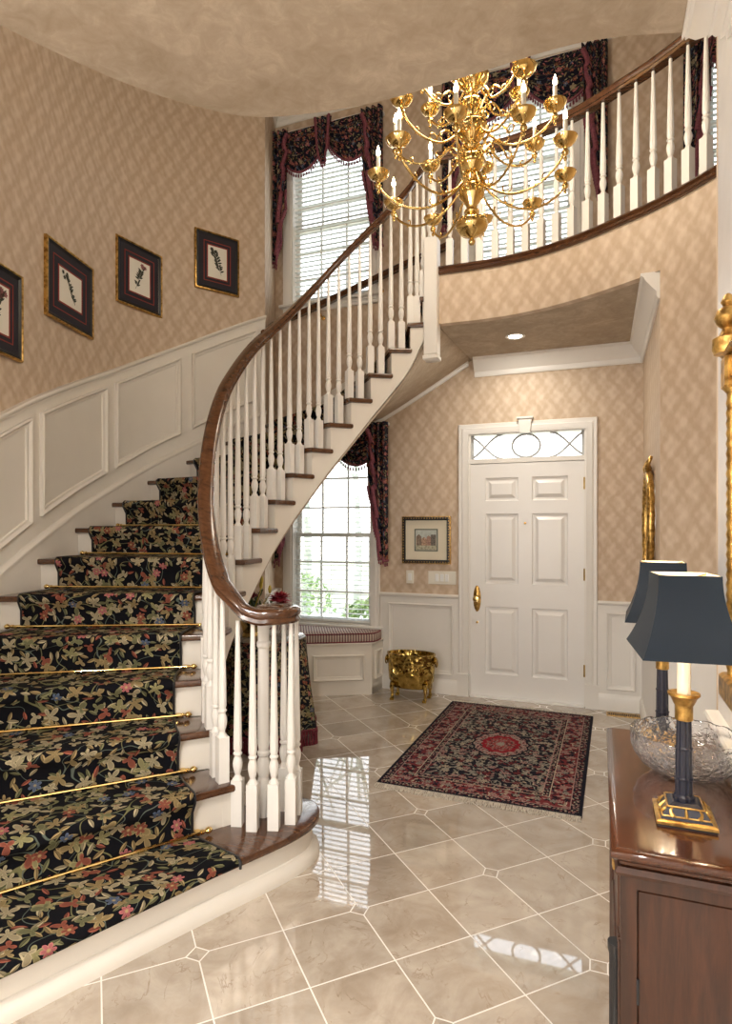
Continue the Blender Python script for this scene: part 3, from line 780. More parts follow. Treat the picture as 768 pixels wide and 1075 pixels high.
for k in (0, 1):
    g = G()
    for n in range(1, 18):
        zt = nose(n)
        pts = [rp(n+1, k, -.018, zt+.008), rp(n+.5, k, 0, zt+.009) if n > 1 else rp(2, k, -.018, zt+.009).lerp(rp(1, k, 0, zt+.009), .5), rp(n, k, .010, zt+.009), rp(n, k, .026, zt-.004), rp(n, k, .026, zt-.03)]
        if n > 1: pts += [rp(n, k, -.006, zt-.08), rp(n, k, -.008, zt-RISE+.012)]
        g.tube(pts, .006, 6)
    run.part('bound_edge', g, 'black', world=True)
ROWN = ['first', 'second', 'third', 'fourth', 'fifth', 'sixth', 'seventh', 'eighth', 'ninth', 'tenth', 'eleventh', 'twelfth', 'thirteenth', 'fourteenth', 'fifteenth', 'sixteenth']
for n in range(2, 18):
    z = nose(n-1)+.020
    p, q = Pf(n), Qf(n); L = (q-p).length
    a = V3(p+(q-p)*((IN-.05)/L)+fwd(n)*.008, z); b = V3(q-(q-p)*((OUT-.05)/L)+fwd(n)*.008, z)
    r = T('stair_rod', (a+b)/2, 'brass stair rod holding the runner, %s rod up from the floor' % ROWN[n-2], 'stair rod', 'brass stair rods')
    r.part('rod', G().tube([a, b], .0065, 8), 'brass', world=True)
    d = (b-a).normalized()
    for e, s in ((a, -1), (b, 1)):
        Mx = Matrix.Translation(e) @ Vector((0, 0, 1)).rotation_difference(d*s).to_matrix().to_4x4()
        fn = G().lathe([(.004, -.02), (.010, -.018), (.010, -.006), (.006, 0), (.012, .006), (.015, .016), (.011, .026), (.004, .032), (0, .036)], M=Mx, seg=10)
        r.part('finial', fn, 'brass', world=True)
        bk = G().box(-.010, .010, -.006, .028, -.016, .016)
        r.part('bracket', G().lathe([(0, -.012), (.014, -.012), (.014, .006), (0, .006)], M=Matrix.Translation(e-d*s*.03-fwd(n)*.012), seg=8), 'brass', world=True)

# ---------------- stair railing
def baluster(x, y, z0, z1, s=1., bh=.20, ang=0.):
    s *= 1.13; g = G(); h = .021*s; ca, sa = math.cos(ang), math.sin(ang); rs = []
    def sq(hh, z): return [Vector((x+a*ca-b*sa, y+a*sa+b*ca, z)) for a, b in [(hh*math.cos(R(45+90*q)+o)*1.414*k, hh*math.sin(R(45+90*q)+o)*1.414*k) for q in range(4) for o, k in ((0, 1), (R(45), .7072))]]
    rs = [sq(h, z0), sq(h, z0+bh), ]
    g.rings(rs, cap=True)
    n = 10; k = s
    pr = [(.020, bh), (.012, bh+.016), (.0105, bh+.022), (.014, bh+.035), (.018, bh+.055), (.019, bh+.070), (.0165, bh+.088), (.0125, bh+.10), (.0125, bh+.104), (.0175, bh+.110), (.0175, bh+.116), (.013, bh+.122), (.0165, bh+.135), (.0165, bh+.16), (.0078, z1-z0)]
    g.lathe([(r*k, z) for r, z in pr], c=(x, y, z0), seg=n, cap=True)
    return g
RZ = [1.10, 1.12, 1.20, 1.375, 1.63, 1.95, 2.22, 2.42, 2.61, 2.76, 2.92, 3.10, 3.28, 3.46, 3.63, 3.79, 3.96, 4.10, 4.165]
def railz(n):
    return cr([Vector((z, 0, 0)) for z in RZ], min(18, max(1, n))).x
HP = [(a*1.22, b*1.22) for a, b in [(-.031, -.018), (-.024, -.027), (.024, -.027), (.031, -.018), (.024, -.006), (.033, .006), (.030, .020), (.018, .029), (-.018, .029), (-.030, .020), (-.033, .006), (-.024, -.006)]]
rl = T('stair_railing', (-1.4, 2.4, RISE), 'curved dark handrail with white turned balusters running up the staircase', 'railing')
VC = Vector((-1.375, 2.41, 0)); vol = []
for a, r in ((330, .012), (290, .024), (240, .030), (190, .040), (140, .052), (95, .066), (50, .082), (10, .092), (-30, .098), (-65, .102), (-95, .118)):
    vol.append(Vector((VC.x+r*math.cos(R(a)), VC.y+r*math.sin(R(a)), 1.105)))
vol += [Vector((-1.46, 2.268, 1.135))]
rpth = smooth(vol, 3)[:-1] + []
main = [V3(Pf(n)+dirn(n)*.02, railz(n)) for n in [2+i*.2 for i in range(0, 78)]]
rpath = rpth+main[1:]+[Vector((-1.12, 4.315, 4.16))]
rl.part('handrail', G().sweep(rpath, HP, side=1), 'wood', world=True, angle=50)
rl.part('volute_cap', G().lathe([(0, -.027), (.030, -.027), (.036, -.01), (.036, .018), (.026, .030), (0, .032)], c=(VC.x, VC.y, 1.105), seg=20), 'wood', world=True)

rl.part('volute_newel', G().lathe([(.024, 0), (.028, .01), (.028, .16), (.022, .18), (.030, .21), (.032, .235), (.024, .26), (.020, .27), (.028, .28), (.028, .292), (.022, .30), (.027, .33), (.025, .76), (.031, .77), (.031, .785), (.025, .795), (.028, .90)], c=(-1.42, 2.41, RISE), seg=20), 'paint', world=True, angle=30)
for x, y in ((-1.485, 2.30), (-1.40, 2.285), (-1.318, 2.325), (-1.275, 2.40), (-1.295, 2.49), (-1.365, 2.50)):
    rl.part('baluster', baluster(x, y, RISE, 1.082, ang=.3), 'paint', world=True, angle=30)
for n in range(2, 18):
    for k in ((.12, .62) if n > 2 else (.25, .65)):
        m = n+k
        if m > 17.5: continue
        p = Pf(m)+dirn(m)*.02; d = dirn(m)
        rl.part('baluster', baluster(p.x, p.y, nose(n), railz(m)-.025, ang=math.atan2(d.y, d.x)), 'paint', world=True, angle=30)
g = G(); nx, ny = -1.135, 4.295
for h, a, b in ((.056, 2.70, 2.735), (.050, 2.735, 3.58)):
    g.bbox(nx-h, nx+h, ny-h, ny+h, a, b, .006)
g.lathe([(.044, 3.58), (.030, 3.60), (.026, 3.62), (.036, 3.65), (.040, 3.68), (.034, 3.71), (.024, 3.73), (.024, 3.74), (.036, 3.75), (.036, 3.765), (.028, 3.775), (.034, 3.80), (.030, 3.95), (.024, 4.13)], c=(nx, ny, 0), seg=16)
rl.part('newel_post', g, 'paint', world=True)
# balcony railing
bz = 4.17; bp = bal[0:61]
bl = T('balcony_railing', (0, 4.1, F2), 'curved balcony railing of white balusters under a dark rail, upstairs', 'railing')
bl.part('handrail', G().sweep(off(bp, bz), HP, side=1), 'wood', world=True, angle=50)
bl.part('curb_rail', G().sweep(off(bp, F2), [(-.034, -.022), (-.026, -.03), (.03, -.03), (.03, .03), (-.02, .03), (-.030, .022), (-.034, .012), (-.022, .0)], side=1), 'wood', world=True, angle=50)
acc = 0; nxt = .09
for i in range(1, len(bp)):
    a, b = bp[i-1], bp[i]; L = (b-a).length
    while acc+L > nxt:
        p = a.lerp(b, (nxt-acc)/L); d = b-a
        bl.part('baluster', baluster(p.x, p.y, F2+.028, bz-.025, bh=.19, ang=math.atan2(d.y, d.x)), 'paint', world=True, angle=30)
        nxt += .108
    acc += L
# handrail fixed across the window wall
wr = T('wall_handrail', (-2.2, 5.28, 3.0), 'dark wooden wall handrail crossing below the upstairs window left of the chandelier', 'handrail')
wpts = smooth([Vector(p) for p in ((-2.70, 4.60, 3.17), (-2.76, 4.78, 3.25), (-2.86, 5.02, 3.38), (-2.87, 5.20, 3.48), (-2.72, 5.285, 3.56), (-2.2, 5.29, 3.71), (-1.7, 5.29, 3.86), (-1.2, 5.29, 4.0))], 4)
wr.part('rail', G().sweep(wpts, [(a*.85, b*.85) for a, b in HP], side=1), 'wood', world=True, angle=50)
for x, z in ((-2.5, 3.60), (-1.9, 3.78), (-1.4, 3.92)):
    wr.part('bracket', G().tube([(x, 5.29, z), (x, 5.29, z-.05), (x, 5.32, z-.075), (x, 5.365, z-.08)], .008).lathe([(0, 0), (.022, 0), (.022, .006), (0, .008)], M=Matrix.Translation((x, 5.368, z-.08)) @ Matrix.Rotation(R(90), 4, 'X'), seg=12), 'brass', world=True)

# ---------------- chandelier
CX, CY = -.608, 3.088
ch = T('chandelier', (CX, CY, 2.93), 'large tiered brass chandelier with lit candle bulbs hanging in the stair hall', 'chandelier')
pr = [(0, 2.925), (.010, 2.93), (.016, 2.945), (.008, 2.96), (.020, 2.97), (.050, 2.985), (.070, 3.01), (.074, 3.03), (.066, 3.05), (.030, 3.065), (.020, 3.08), (.034, 3.09), (.034, 3.10), (.022, 3.11), (.026, 3.13), (.056, 3.17), (.060, 3.20), (.048, 3.23), (.026, 3.25), (.040, 3.265), (.040, 3.275), (.024, 3.29), (.050, 3.32), (.062, 3.35), (.050, 3.38), (.026, 3.40), (.044, 3.415), (.044, 3.425), (.026, 3.44), (.055, 3.475), (.070, 3.51), (.072, 3.53), (.064, 3.54), (.030, 3.55), (.022, 3.58), (.045, 3.61), (.050, 3.64), (.040, 3.67), (.022, 3.69), (.030, 3.71), (.072, 3.75), (.080, 3.78), (.076, 3.79), (.030, 3.80), (.020, 3.84), (.05, 3.88), (.056, 3.92), (.04, 3.96), (.018, 3.98), (.03, 4.02), (.012, 4.07), (0, 4.08)]
ch.part('column', G().lathe([(r*1.12, z) for r, z in pr], c=(CX, CY, 0), seg=28), 'brass', world=True, angle=60)
g = G(); z = 4.10
while z < C2-.06:
    M = Matrix.Translation((CX, CY, z)) @ Matrix.Rotation(R(90)*(round(z*25) % 2), 4, 'Z')
    g.tube([M @ Vector((.012*math.cos(a*PI/6), 0, .024*math.sin(a*PI/6))) for a in range(12)], .003, 5, loop=True); z += .040
ch.part('chain', g, 'brass', world=True)
ch.part('ceiling_canopy', G().lathe([(0, C2-.06), (.03, C2-.055), (.06, C2-.02), (.065, C2), (0, C2)], c=(CX, CY, 0)), 'brass', world=True)
for i in range(6):
    a = R(60*i+40); M = Matrix.Translation((CX, CY, 0)) @ Matrix.Rotation(a, 4, 'Z')
    for z0, k in ((3.40, 1.), (3.62, .8)):
        p1 = [Vector((.05+.16*k*t, 0, z0+.10*k*math.sin(t*PI*.9)-.02)) for t in [j/8 for j in range(9)]]
        e_ = p1[-1]; p1 += [Vector((e_.x+.03*k*math.sin(q*.55)*(1-q/16), 0, e_.z+.03*k*(1-math.cos(q*.55))*(1-q/16))) for q in range(1, 12)]
        g = G().tube([M @ p for p in p1], [.0065-.0002*j for j in range(len(p1))], 6)
        p2 = [Vector((.10*k+.035*k*math.cos(q*.5+3.3)*(1-q/15), 0, z0+.045*k-.052*k+.035*k*math.sin(q*.5+3.3)*(1-q/15))) for q in range(12)]
        so = ch.part('scroll_ornament', g, 'brass', world=True)
        ch.part('scroll_curl', G().tube([M @ p for p in p2], .0045, 6), 'brass', world=True, parent=so)
def arm_geo(r, h, drop, rt):
    P_ = [(.03, -.02+drop*.2), (.09, -drop*.55), (r*.45, -drop*1.0), (r*.72, -drop*.98), (r*.93, -drop*.62), (r, -drop*.25), (r, -.045)]
    pts = smooth([Vector((a, 0, h+b)) for a, b in P_], 5)
    g = G().tube(pts, .0062, 7)
    # scroll leaf on the arm
    sc = []
    for i in range(22):
        a = i/21*4.6; rr = .034*(1-i/28)
        sc.append(Vector((r*.42+rr*math.cos(a+2.6), 0, h-drop+.037+rr*math.sin(a+2.6))))
    g.tube(sc, [.0045*(1-i/40) for i in range(22)], 6)
    sc = [Vector((r*.80+.022*(1-i/26)*math.cos(-i/21*4.4-1.2), 0, h-drop*.80+.024*(1-i/26)*math.sin(-i/21*4.4-1.2))) for i in range(20)]
    g.tube(sc, .0035, 5)
    return g
def pan_geo(r, h, k=1.):
    return G().lathe([(0, h-.105), (.006, h-.10), (.009, h-.09), (.004, h-.08), (.014, h-.07), (.017, h-.058), (.008, h-.045), (.012, h-.036), (.030*k, h-.030), (.046*k, h-.016), (.054*k, h), (.056*k, h+.004), (.053*k, h+.004), (.044*k, h-.010), (.016, h-.016), (.016, h+.010), (.013, h+.012), (0, h+.012)], c=(r, 0, 0), seg=20)
for (r, H, num, a0, dr_, k) in ((.475, 1.80, 10, 108, .17, 1.), (.405, 2.06, 8, -20, .15, 1.), (.27, 2.26, 6, 15, .13, .95)):
    proto = None
    for i in range(num):
        a = R(a0+360/num*i)-math.atan(0); M = Matrix.Translation((CX, CY, 1.49)) @ Matrix.Rotation(a+R(21), 4, 'Z')
        Mi = M
        if proto is None:
            o = mesh_obj('arm', arm_geo(r, H, dr_, 0), 'brass', Vector((0, 0, 0)), angle=60)
            p = mesh_obj('drip_pan', pan_geo(r, H, k), 'brass', Vector((0, 0, 0)), angle=50); p.parent = o
            c = mesh_obj('candle_tube', G().lathe([(.0105, H-.01), (.0105, H+.085), (.007, H+.090), (0, H+.090)], c=(r, 0, 0), seg=12), 'candle', Vector((0, 0, 0))); c.parent = o
            b = mesh_obj('flame_bulb', G().lathe([(0, H+.088), (.006, H+.090), (.0105, H+.102), (.0095, H+.116), (.005, H+.130), (.0015, H+.142), (0, H+.145)], c=(r, 0, 0), seg=12), 'bulb', Vector((0, 0, 0)), angle=80); b.parent = o
            proto = o; new = o
        else: new = copy_tree(proto)
        new.parent = ch.o
        new.matrix_local = Matrix.Translation((0, 0, 1.49-2.93)) @ Matrix.Rotation(a+R(21), 4, 'Z')

# ---------------- window valances (swags and tails)
def fringe(pts, g=None, L=.045, every=.028, r=.006):
    g = g or G(); g.tube(pts, r, 6); acc = 0; nxt = every/2
    for i in range(1, len(pts)):
        a, b = Vector(pts[i-1]), Vector(pts[i]); l = (b-a).length
        while l > 0 and acc+l > nxt:
            p = a.lerp(b, (nxt-acc)/l)
            g.lathe([(.0015, -.001), (.0015, -L*.35), (.0065, -L*.5), (.0085, -L*.95), (.002, -L)], c=p, seg=5); nxt += every
        acc += l
    return g
def valance(x0, x1, zt, y, label, nsw=2, right_tail=1.28, left_tail=1.30, drop=.42, group=None):
    v = T('window_valance', ((x0+x1)/2, y, zt), label, 'curtain', group)
    v.part('mounting_board', G().box(x0+.02, x1-.02, y-.09, y-.002, zt-.03, zt-.008), 'paint', world=True)
    w = (x1-x0-.10)/nsw
    for i in range(nsw):
        a0, a1 = x0+.05+w*i-.03, x0+.05+w*(i+1)+.03
        def f(u, q, a0=a0, a1=a1):
            s = math.sin(PI*u); env = s**.75
            x = (a0+a1)/2+(u-.5)*(a1-a0)*(1-.06*q)
            d = .02+q*(.12*(1-env)+drop*env)
            fold = math.sin(q*4.5*2*PI+u)*.030*env*(.3+.7*q)
            return Vector((x, y-.095-.05*env*math.sin(PI*min(1, q*1.1)*.8)-fold, zt-d))
        sw = v.part('swag', G().grid(f, 26, 44, lambda u, q, k=i: (u*.62+k*.37, q*.55)), 'chintz', world=True, angle=80)
        edge = [f(j/26, 1.) for j in range(27)]
        v.part('tassel_fringe', fringe(edge, r=.013, L=.055), 'burgp', world=True, parent=sw)
    def tail(xa, xb, Llong, Lshort, out, yy):
        """xa = outer side, xb = inner side; long at the outer side"""
        nf = 3.5
        def f(u, q):
            x = xa+(xb-xa)*u
            L = Llong if u < .4 else Llong+(Lshort-Llong)*((u-.4)/.6)
            L += .012*math.sin(u*nf*2*PI)-.05*u
            return Vector((x+(xa-x)*.10*q, yy-.050*abs(math.sin(u*nf*PI))-.01, zt-.015-L*q))
        tl = v.part('tail', G().grid(f, 36, 30, lambda u, q: (u*.45+out, (Llong*q))), 'chintz', world=True, angle=80)
        g = fringe([f(j/36, 1.)+Vector((0, -.004, 0)) for j in range(37)], L=.05, r=.012)
        # zig-zag trim cascading down the folded inner edge
        zz = []; steps = 9
        for k in range(steps+1):
            q = .10+.84*k/steps; u = .88-.55*q if k % 2 else 1.0-.45*q
            zz.append(f(max(.02, min(1, u)), q)+Vector((0, -.012, 0)))
        zz = smooth(zz, 3)
        g.tube(zz, .021, 6)
        v.part('fringe_trim', g, 'burgp', world=True, parent=tl)
    if left_tail: tail(x0, x0+.20, left_tail, left_tail*.50, .1, y-.10)
    if right_tail: tail(x1, x1-.20, right_tail, right_tail*.50, .6, y-.10)
    for i in range(1, nsw):
        xc = x0+.05+w*i
        def jb(u, q, xc=xc):
            L = .17+.20*math.sin(PI*u)**.8
            return Vector((xc+(u-.5)*.17*(1-.3*q), y-.160-.035*abs(math.sin(u*3*PI)), zt-.018-L*q*1.2))
        jt = v.part('centre_jabot', G().grid(jb, 24, 12, lambda u, q: (u*.3+.2, q*.5)), 'chintz', world=True, angle=80)
        g = fringe([jb(j/24, 1.)+Vector((0, -.004, 0)) for j in range(25)], L=.04, r=.011)
        g.tube([jb(.08, j/8)+Vector((0, -.01, 0)) for j in range(9)], .013, 6); g.tube([jb(.92, j/8)+Vector((0, -.01, 0)) for j in range(9)], .013, 6)
        v.part('fringe_trim', g, 'burgp', world=True, parent=jt)
valance(-3.0, -1.85, 5.36, YF, 'dark floral swag valance on the upstairs window left of the chandelier')
valance(-1.30, .06, 5.42, YF, 'dark floral swag valance on the upstairs window behind the chandelier', nsw=2, right_tail=1.30, left_tail=1.30)
valance(.60, 1.85, 5.42, YF, 'dark floral valance tail at the far right behind the balcony balusters', nsw=2, right_tail=1.30, left_tail=1.30)
valance(-2.97, -1.80, 2.47, YF, 'dark floral swag valance with burgundy fringe on the lower window beneath the stairs', right_tail=1.26, left_tail=1.30, drop=.38)

# ---------------- window seat and cushion
bs = T('storage_bench', (-2.4, 5.0, 0), 'cream panelled window seat cabinet below the lower window', 'window seat')
bpoly = ccw([(-1.885, YF-.012), (-1.90, 5.11), (-2.33, 4.885), (-2.80, 4.64), (-2.84, 4.82), (-3.01, YF-.012)])
bs.part('cabinet', prism(bpoly, 0, .45), 'cream', world=True)
A_, B_ = Vector((-1.90, 5.11, 0)), Vector((-2.80, 4.64, 0)); d_ = (B_-A_).normalized(); n_ = Vector((d_.y*1., -d_.x, 0)); n_ = n_ if n_.y < 0 else -n_
def FM(u, v, d): p = A_+d_*u+n_*d; return Vector((p.x, p.y, v))
g = frame_ring(FM, (.07, .53, .13, .36), MOLD); frame_ring(FM, (.60, .96, .13, .36), MOLD, g=g); bs.part('front_panel', g, 'cream', world=True)
g = frame_ring(lambda u, v, d: Vector((-1.90+(u-5.11)/.26*.015+d, u, v)), (5.16, 5.31, .13, .38), [(i*.6, h) for i, h in MOLD]); bs.part('end_panel', g, 'cream', world=True)
bs.part('base_moulding', G().sweep([Vector((-1.885, YF-.012, 0)), Vector((-1.90, 5.11, 0)), Vector((-2.80, 4.64, 0))], [(0, 0), (.012, 0), (.012, .05), (.006, .06), (0, .06)], side=-1), 'cream', world=True)
bs.part('top_board', prism_soft(ccw([(-1.875, YF-.012), (-1.885, 5.095), (-2.33, 4.865), (-2.815, 4.615), (-2.85, 4.83), (-3.01, YF-.012)]), .45, .465, .004), 'cream', world=True)
cp = [(-1.875, YF-.08), (-1.872, 5.19), (-1.885, 5.12), (-1.94, 5.075), (-2.10, 4.99), (-2.34, 4.86), (-2.78, 4.63), (-2.83, 4.84), (-2.97, YF-.09)]
cp = ccw(cp); g = G(); rs = []
for i, z in ((.02, .467), (.004, .474), (0, .49), (0, .525), (.006, .543), (.03, .553)):
    rs.append([V3(p, z) for p in inset(cp, i)])
n = len(cp); Ls = [0]
for i in range(n): Ls.append(Ls[-1]+math.dist(cp[i], cp[(i+1) % n]))
for a in range(len(rs)-1):
    for i in range(n):
        k = (i+1) % n
        g.add([rs[a][i], rs[a][k], rs[a+1][k], rs[a+1][i]], [(0, 1, 2, 3)], [(Ls[i], rs[a][i].z*.4), (Ls[i+1], rs[a][i].z*.4), (Ls[i+1], rs[a+1][i].z*.4), (Ls[i], rs[a+1][i].z*.4)])
def rotuv(p): return ((p.x*d_.x+p.y*d_.y), (-p.x*d_.y+p.y*d_.x))
g.add(rs[-1], [tuple(range(n))], [rotuv(p) for p in rs[-1]]); g.add(rs[0], [tuple(range(n))], [rotuv(p) for p in rs[0]])
cu = T('seat_cushion', (-2.4, 5.0, .465), 'burgundy and cream striped box cushion on the window seat', 'cushion')
cu.part('cushion_body', g, 'stripe', world=True, angle=50)
for z, i in ((.545, .004), (.472, .003)):
    cu.part('piping', G().tube([V3(p, z) for p in inset(cp, i)], .006, 6, loop=True), 'burg', world=True)

# ---------------- round table with cloth, flowers
TX, TY = -2.19, 3.77
tb = T('round_side_table', (TX, TY, 0), 'round side table hidden under a floral cloth beneath the stairs', 'table')
tb.part('tabletop', G().lathe([(0, .690), (.245, .690), (.25, .70), (.245, .712), (0, .712)], seg=40, c=(TX, TY, 0)), 'mahog', world=True)
tb.part('pedestal', G().lathe([(.16, 0), (.16, .02), (.05, .05), (.03, .2), (.045, .35), (.03, .55), (.06, .69)], seg=20, c=(TX, TY, 0)), 'mahog', world=True)
def cl(u, q):
    a = u*2*PI; 
    if q < .3: r = .262*q/.3; z = .720
    elif q < .36: k = (q-.3)/.06; r = .262+.008*math.sin(k*PI/2); z = .720-.012*(1-math.cos(k*PI/2))
    else:
        k = (q-.36)/.64; fold = k**.7*(.022*math.sin(a*9)+.014*math.sin(a*14+1)); r = .270+k*.072+fold; z = .708-k*.618
    return Vector((TX+r*math.cos(a), TY+r*math.sin(a), z))
g = G().grid(cl, 120, 40, lambda u, q: (u*1.9, q*1.05))
tc_ = T('tablecloth', (TX, TY, .0), 'black floral tablecloth with burgundy tassel fringe over the round table', 'tablecloth')
tc_.part('cloth', g, 'cloth', world=True, angle=80)
g = G()
for i in range(150):
    u = i/150; p = cl(u, 1.); g.lathe([(.003, .02), (.008, .0), (.005, -.02), (.007, -.060), (.0085, -.088)], c=p+Vector((0, 0, 0)), seg=5)
for i in range(1): g.tube([cl(j/120, .985)*1.0 for j in range(120)], .008, 6, loop=True)
tc_.part('bullion_fringe', g, 'burg', world=True)
tc_.part('glass_top', G().lathe([(0, .7215), (.262, .7215), (.266, .7245), (.262, .7275), (0, .7275)], seg=60, c=(TX, TY, 0)), 'pane2' if 'pane2' in MT else 'pane', world=True)

fx, fy, fz = -2.285, 3.70, .728
fa = T('flower_arrangement', (fx, fy, fz), 'arrangement of red flowers and greenery in a brass planter on the round table', 'flowers')
fa.part('planter', G().lathe([(0, 0), (.055, 0), (.058, .01), (.050, .03), (.065, .08), (.072, .11), (.076, .115), (.070, .115), (.060, .09), (0, .09)], c=(fx, fy, fz), seg=28), 'brass', world=True)
g = G(); gs = G(); rr = random.Random(3)
def leafq(g, p, d, L, w, up=Vector((0, 0, 1))):
    d = d.normalized(); s = d.cross(up)
    s = s.normalized() if s.length > .01 else Vector((1, 0, 0)); n = s.cross(d)
    a = p; m = p+d*L*.45+n*L*.05
    g.add([a, m+s*w, p+d*L, m-s*w, m+n*w*.35], [(0, 1, 4), (1, 2, 4), (2, 3, 4), (3, 0, 4)])
for i in range(34):
    a = rr.random()*2*PI; el = R(rr.uniform(25, 88)); L = rr.uniform(.14, .34)
    d = Vector((math.cos(a)*math.cos(el), math.sin(a)*math.cos(el), math.sin(el)))
    b = Vector((fx, fy, fz+.09)); pts = [b+d*L*t+Vector((0, 0, -.06*t*t)) for t in (0, .35, .7, 1)]
    gs.tube(pts, .0022, 4)
    for j in range(16):
        t = .25+.75*j/15; p = b+d*L*t+Vector((0, 0, -.06*t*t)); aa = rr.random()*2*PI
        leafq(g, p, d*.7+Vector((math.cos(aa), math.sin(aa), .4))*.8, rr.uniform(.03, .05), .007)
fa.part('stem', gs, 'leafg', world=True); fa.part('foliage', g, 'leafg', world=True)
def bloom(c, r, mat, nm, k=26):
    g = G()
    for ringi, (m, e, s) in enumerate(((7, 75, .55), (9, 50, .8), (11, 22, 1.), (11, -2, 1.))):
        for j in range(m):
            a = 2*PI*j/m+ringi*.4; el = R(e+rr.uniform(-8, 8))
            d = Vector((math.cos(a)*math.cos(el), math.sin(a)*math.cos(el), math.sin(el)))
            leafq(g, c+d*.004, d, r*s, r*.30*s, up=Vector((0, 0, 1)) if e < 70 else Vector((1, 0, 0)))
    g.lathe([(0, -r*.3), (r*.35, -.1*r), (r*.35, .25*r), (0, r*.45)], c=c, seg=10)
    fa.part(nm, g, mat, world=True)
bloom(Vector((-2.03, 3.66, 1.00)), .085, 'redf', 'red_bloom'); bloom(Vector((-2.06, 3.74, .955)), .055, 'redf', 'red_bloom')
bloom(Vector((-2.22, 3.62, 1.02)), .045, 'redf', 'red_bloom'); bloom(Vector((-2.30, 3.74, .92)), .05, 'redf', 'red_bloom')
for p in ((-2.17, 3.66, 1.13), (-2.20, 3.70, 1.09), (-2.13, 3.70, 1.06), (-2.26, 3.66, 1.05)):
    c = Vector(p); fa.part('yellow_bud', G().lathe([(0, -.03), (.010, -.015), (.013, .005), (.008, .025), (0, .035)], c=c, seg=8).tube([c-Vector((0, 0, .03)), Vector((fx, fy, fz+.1))], .0025, 4), 'yel', world=True)

# ---------------- brass planter by the door
px, py = -1.535, 5.105
pb = T('brass_planter', (px, py, 0), 'oval embossed brass planter on four paw feet beside the window seat', 'planter')
prof = [(.0, .10), (.13, .10), (.17, .105), (.188, .12), (.192, .16), (.200, .165), (.204, .25), (.208, .32), (.211, .375), (.217, .390), (.217, .400), (.209, .400), (.200, .375), (.19, .30), (.18, .2), (.0, .17)]
g = G(); rs = []
for r, z in prof:
    ring = []
    for j in range(56):
        a = 2*PI*j/56; q = .0
        if .15 < z < .36 and r > .185: # embossed fan of lobes
            q = .0035*math.sin(a*16)*math.sin((z-.15)/.21*PI)
        ring.append(Vector((px+(r+q)*math.cos(a), py+(r*.60+q)*math.sin(a), z)))
    rs.append(ring)
g.rings(rs)
body = pb.part('bowl', g, 'hammered', world=True, angle=60)
for s in (-.10, .10):                       # two embossed shells on the front
    g = G()
    for k in range(9):
        a = R(20+140*k/8); 
        p0 = Vector((px+s, py-.60*.2*math.sqrt(max(0, 1-(s/.2)**2)), .215))
        tip = Vector((px+s+.075*math.cos(a), 0, .215+.075*math.sin(a))); xx = max(-.97, min(.97, (tip.x-px)/.204)); tip.y = py-.60*.206*math.sqrt(1-xx*xx)
        g.tube([p0, p0.lerp(tip, .5)+Vector((0, -.006, 0)), tip], [.005, .015, .007], 6)
    pb.part('embossed_shell', g, 'hammered', world=True, parent=body)
for sx_ in (-1, 1):
    g = G().lathe([(.0, -.014), (.026, -.012), (.034, 0), (.026, .012), (0, .016)], M=Matrix.Translation((px+sx_*.215, py, .345)) @ Matrix.Rotation(R(90), 4, 'Y'), seg=16)
    g.tube([(px+sx_*.226, py+.032*math.cos(a*PI/8), .325+.032*math.sin(a*PI/8)) for a in range(16)], .006, 6, loop=True)
    pb.part('ring_handle', g, 'hammered', world=True)
    for sy_ in (-1, 1):
        x, y = px+sx_*.145, py+sy_*.078
        g = G().tube([(x, y, .15), (x+sx_*.006, y+sy_*.004, .11), (x+sx_*.002, y, .06), (x+sx_*.004, y+sy_*.004, .02)], [.022, .020, .012, .014], 10)
        for t in (-1, 0, 1): g.tube([(x+t*.008, y, .018), (x+t*.011, y-.022, .014), (x+t*.012, y-.034, .004)], [.009, .009, .005], 6)
        pb.part('foot', g, 'hammered', world=True)

# ---------------- persian rug
rg = T('persian_rug', (-.632, 4.222, 0), 'navy and red oriental rug with a central red medallion in front of the door', 'rug', rz=R(-1.2))
def rugf(x, y): return .010+.002*math.sin(x*5+1)*math.sin(y*4)
g = G(); rs = []
for (i, z) in ((0, .001), (0, .008), (.006, .011)):
    rs.append([Vector((x, y, z)) for x, y in ((-.565+i, -.90+i), (.565-i, -.90+i), (.565-i, .90-i), (-.565+i, .90-i))])
rg.part('pile', g.rings(rs, cap=True), 'rug')
for s in (-1, 1):
    g = G(); rr = random.Random(5+s)
    for i in range(230):
        x = -.56+1.12*i/229; L = rr.uniform(.045, .065)
        g.tube([(x, s*.895, .008), (x+rr.uniform(-.004, .004), s*(.895+L*.5), .006), (x+rr.uniform(-.01, .01), s*(.895+L), .0035)], .0026, 4)
    rg.part('knotted_fringe', g, 'fringe')

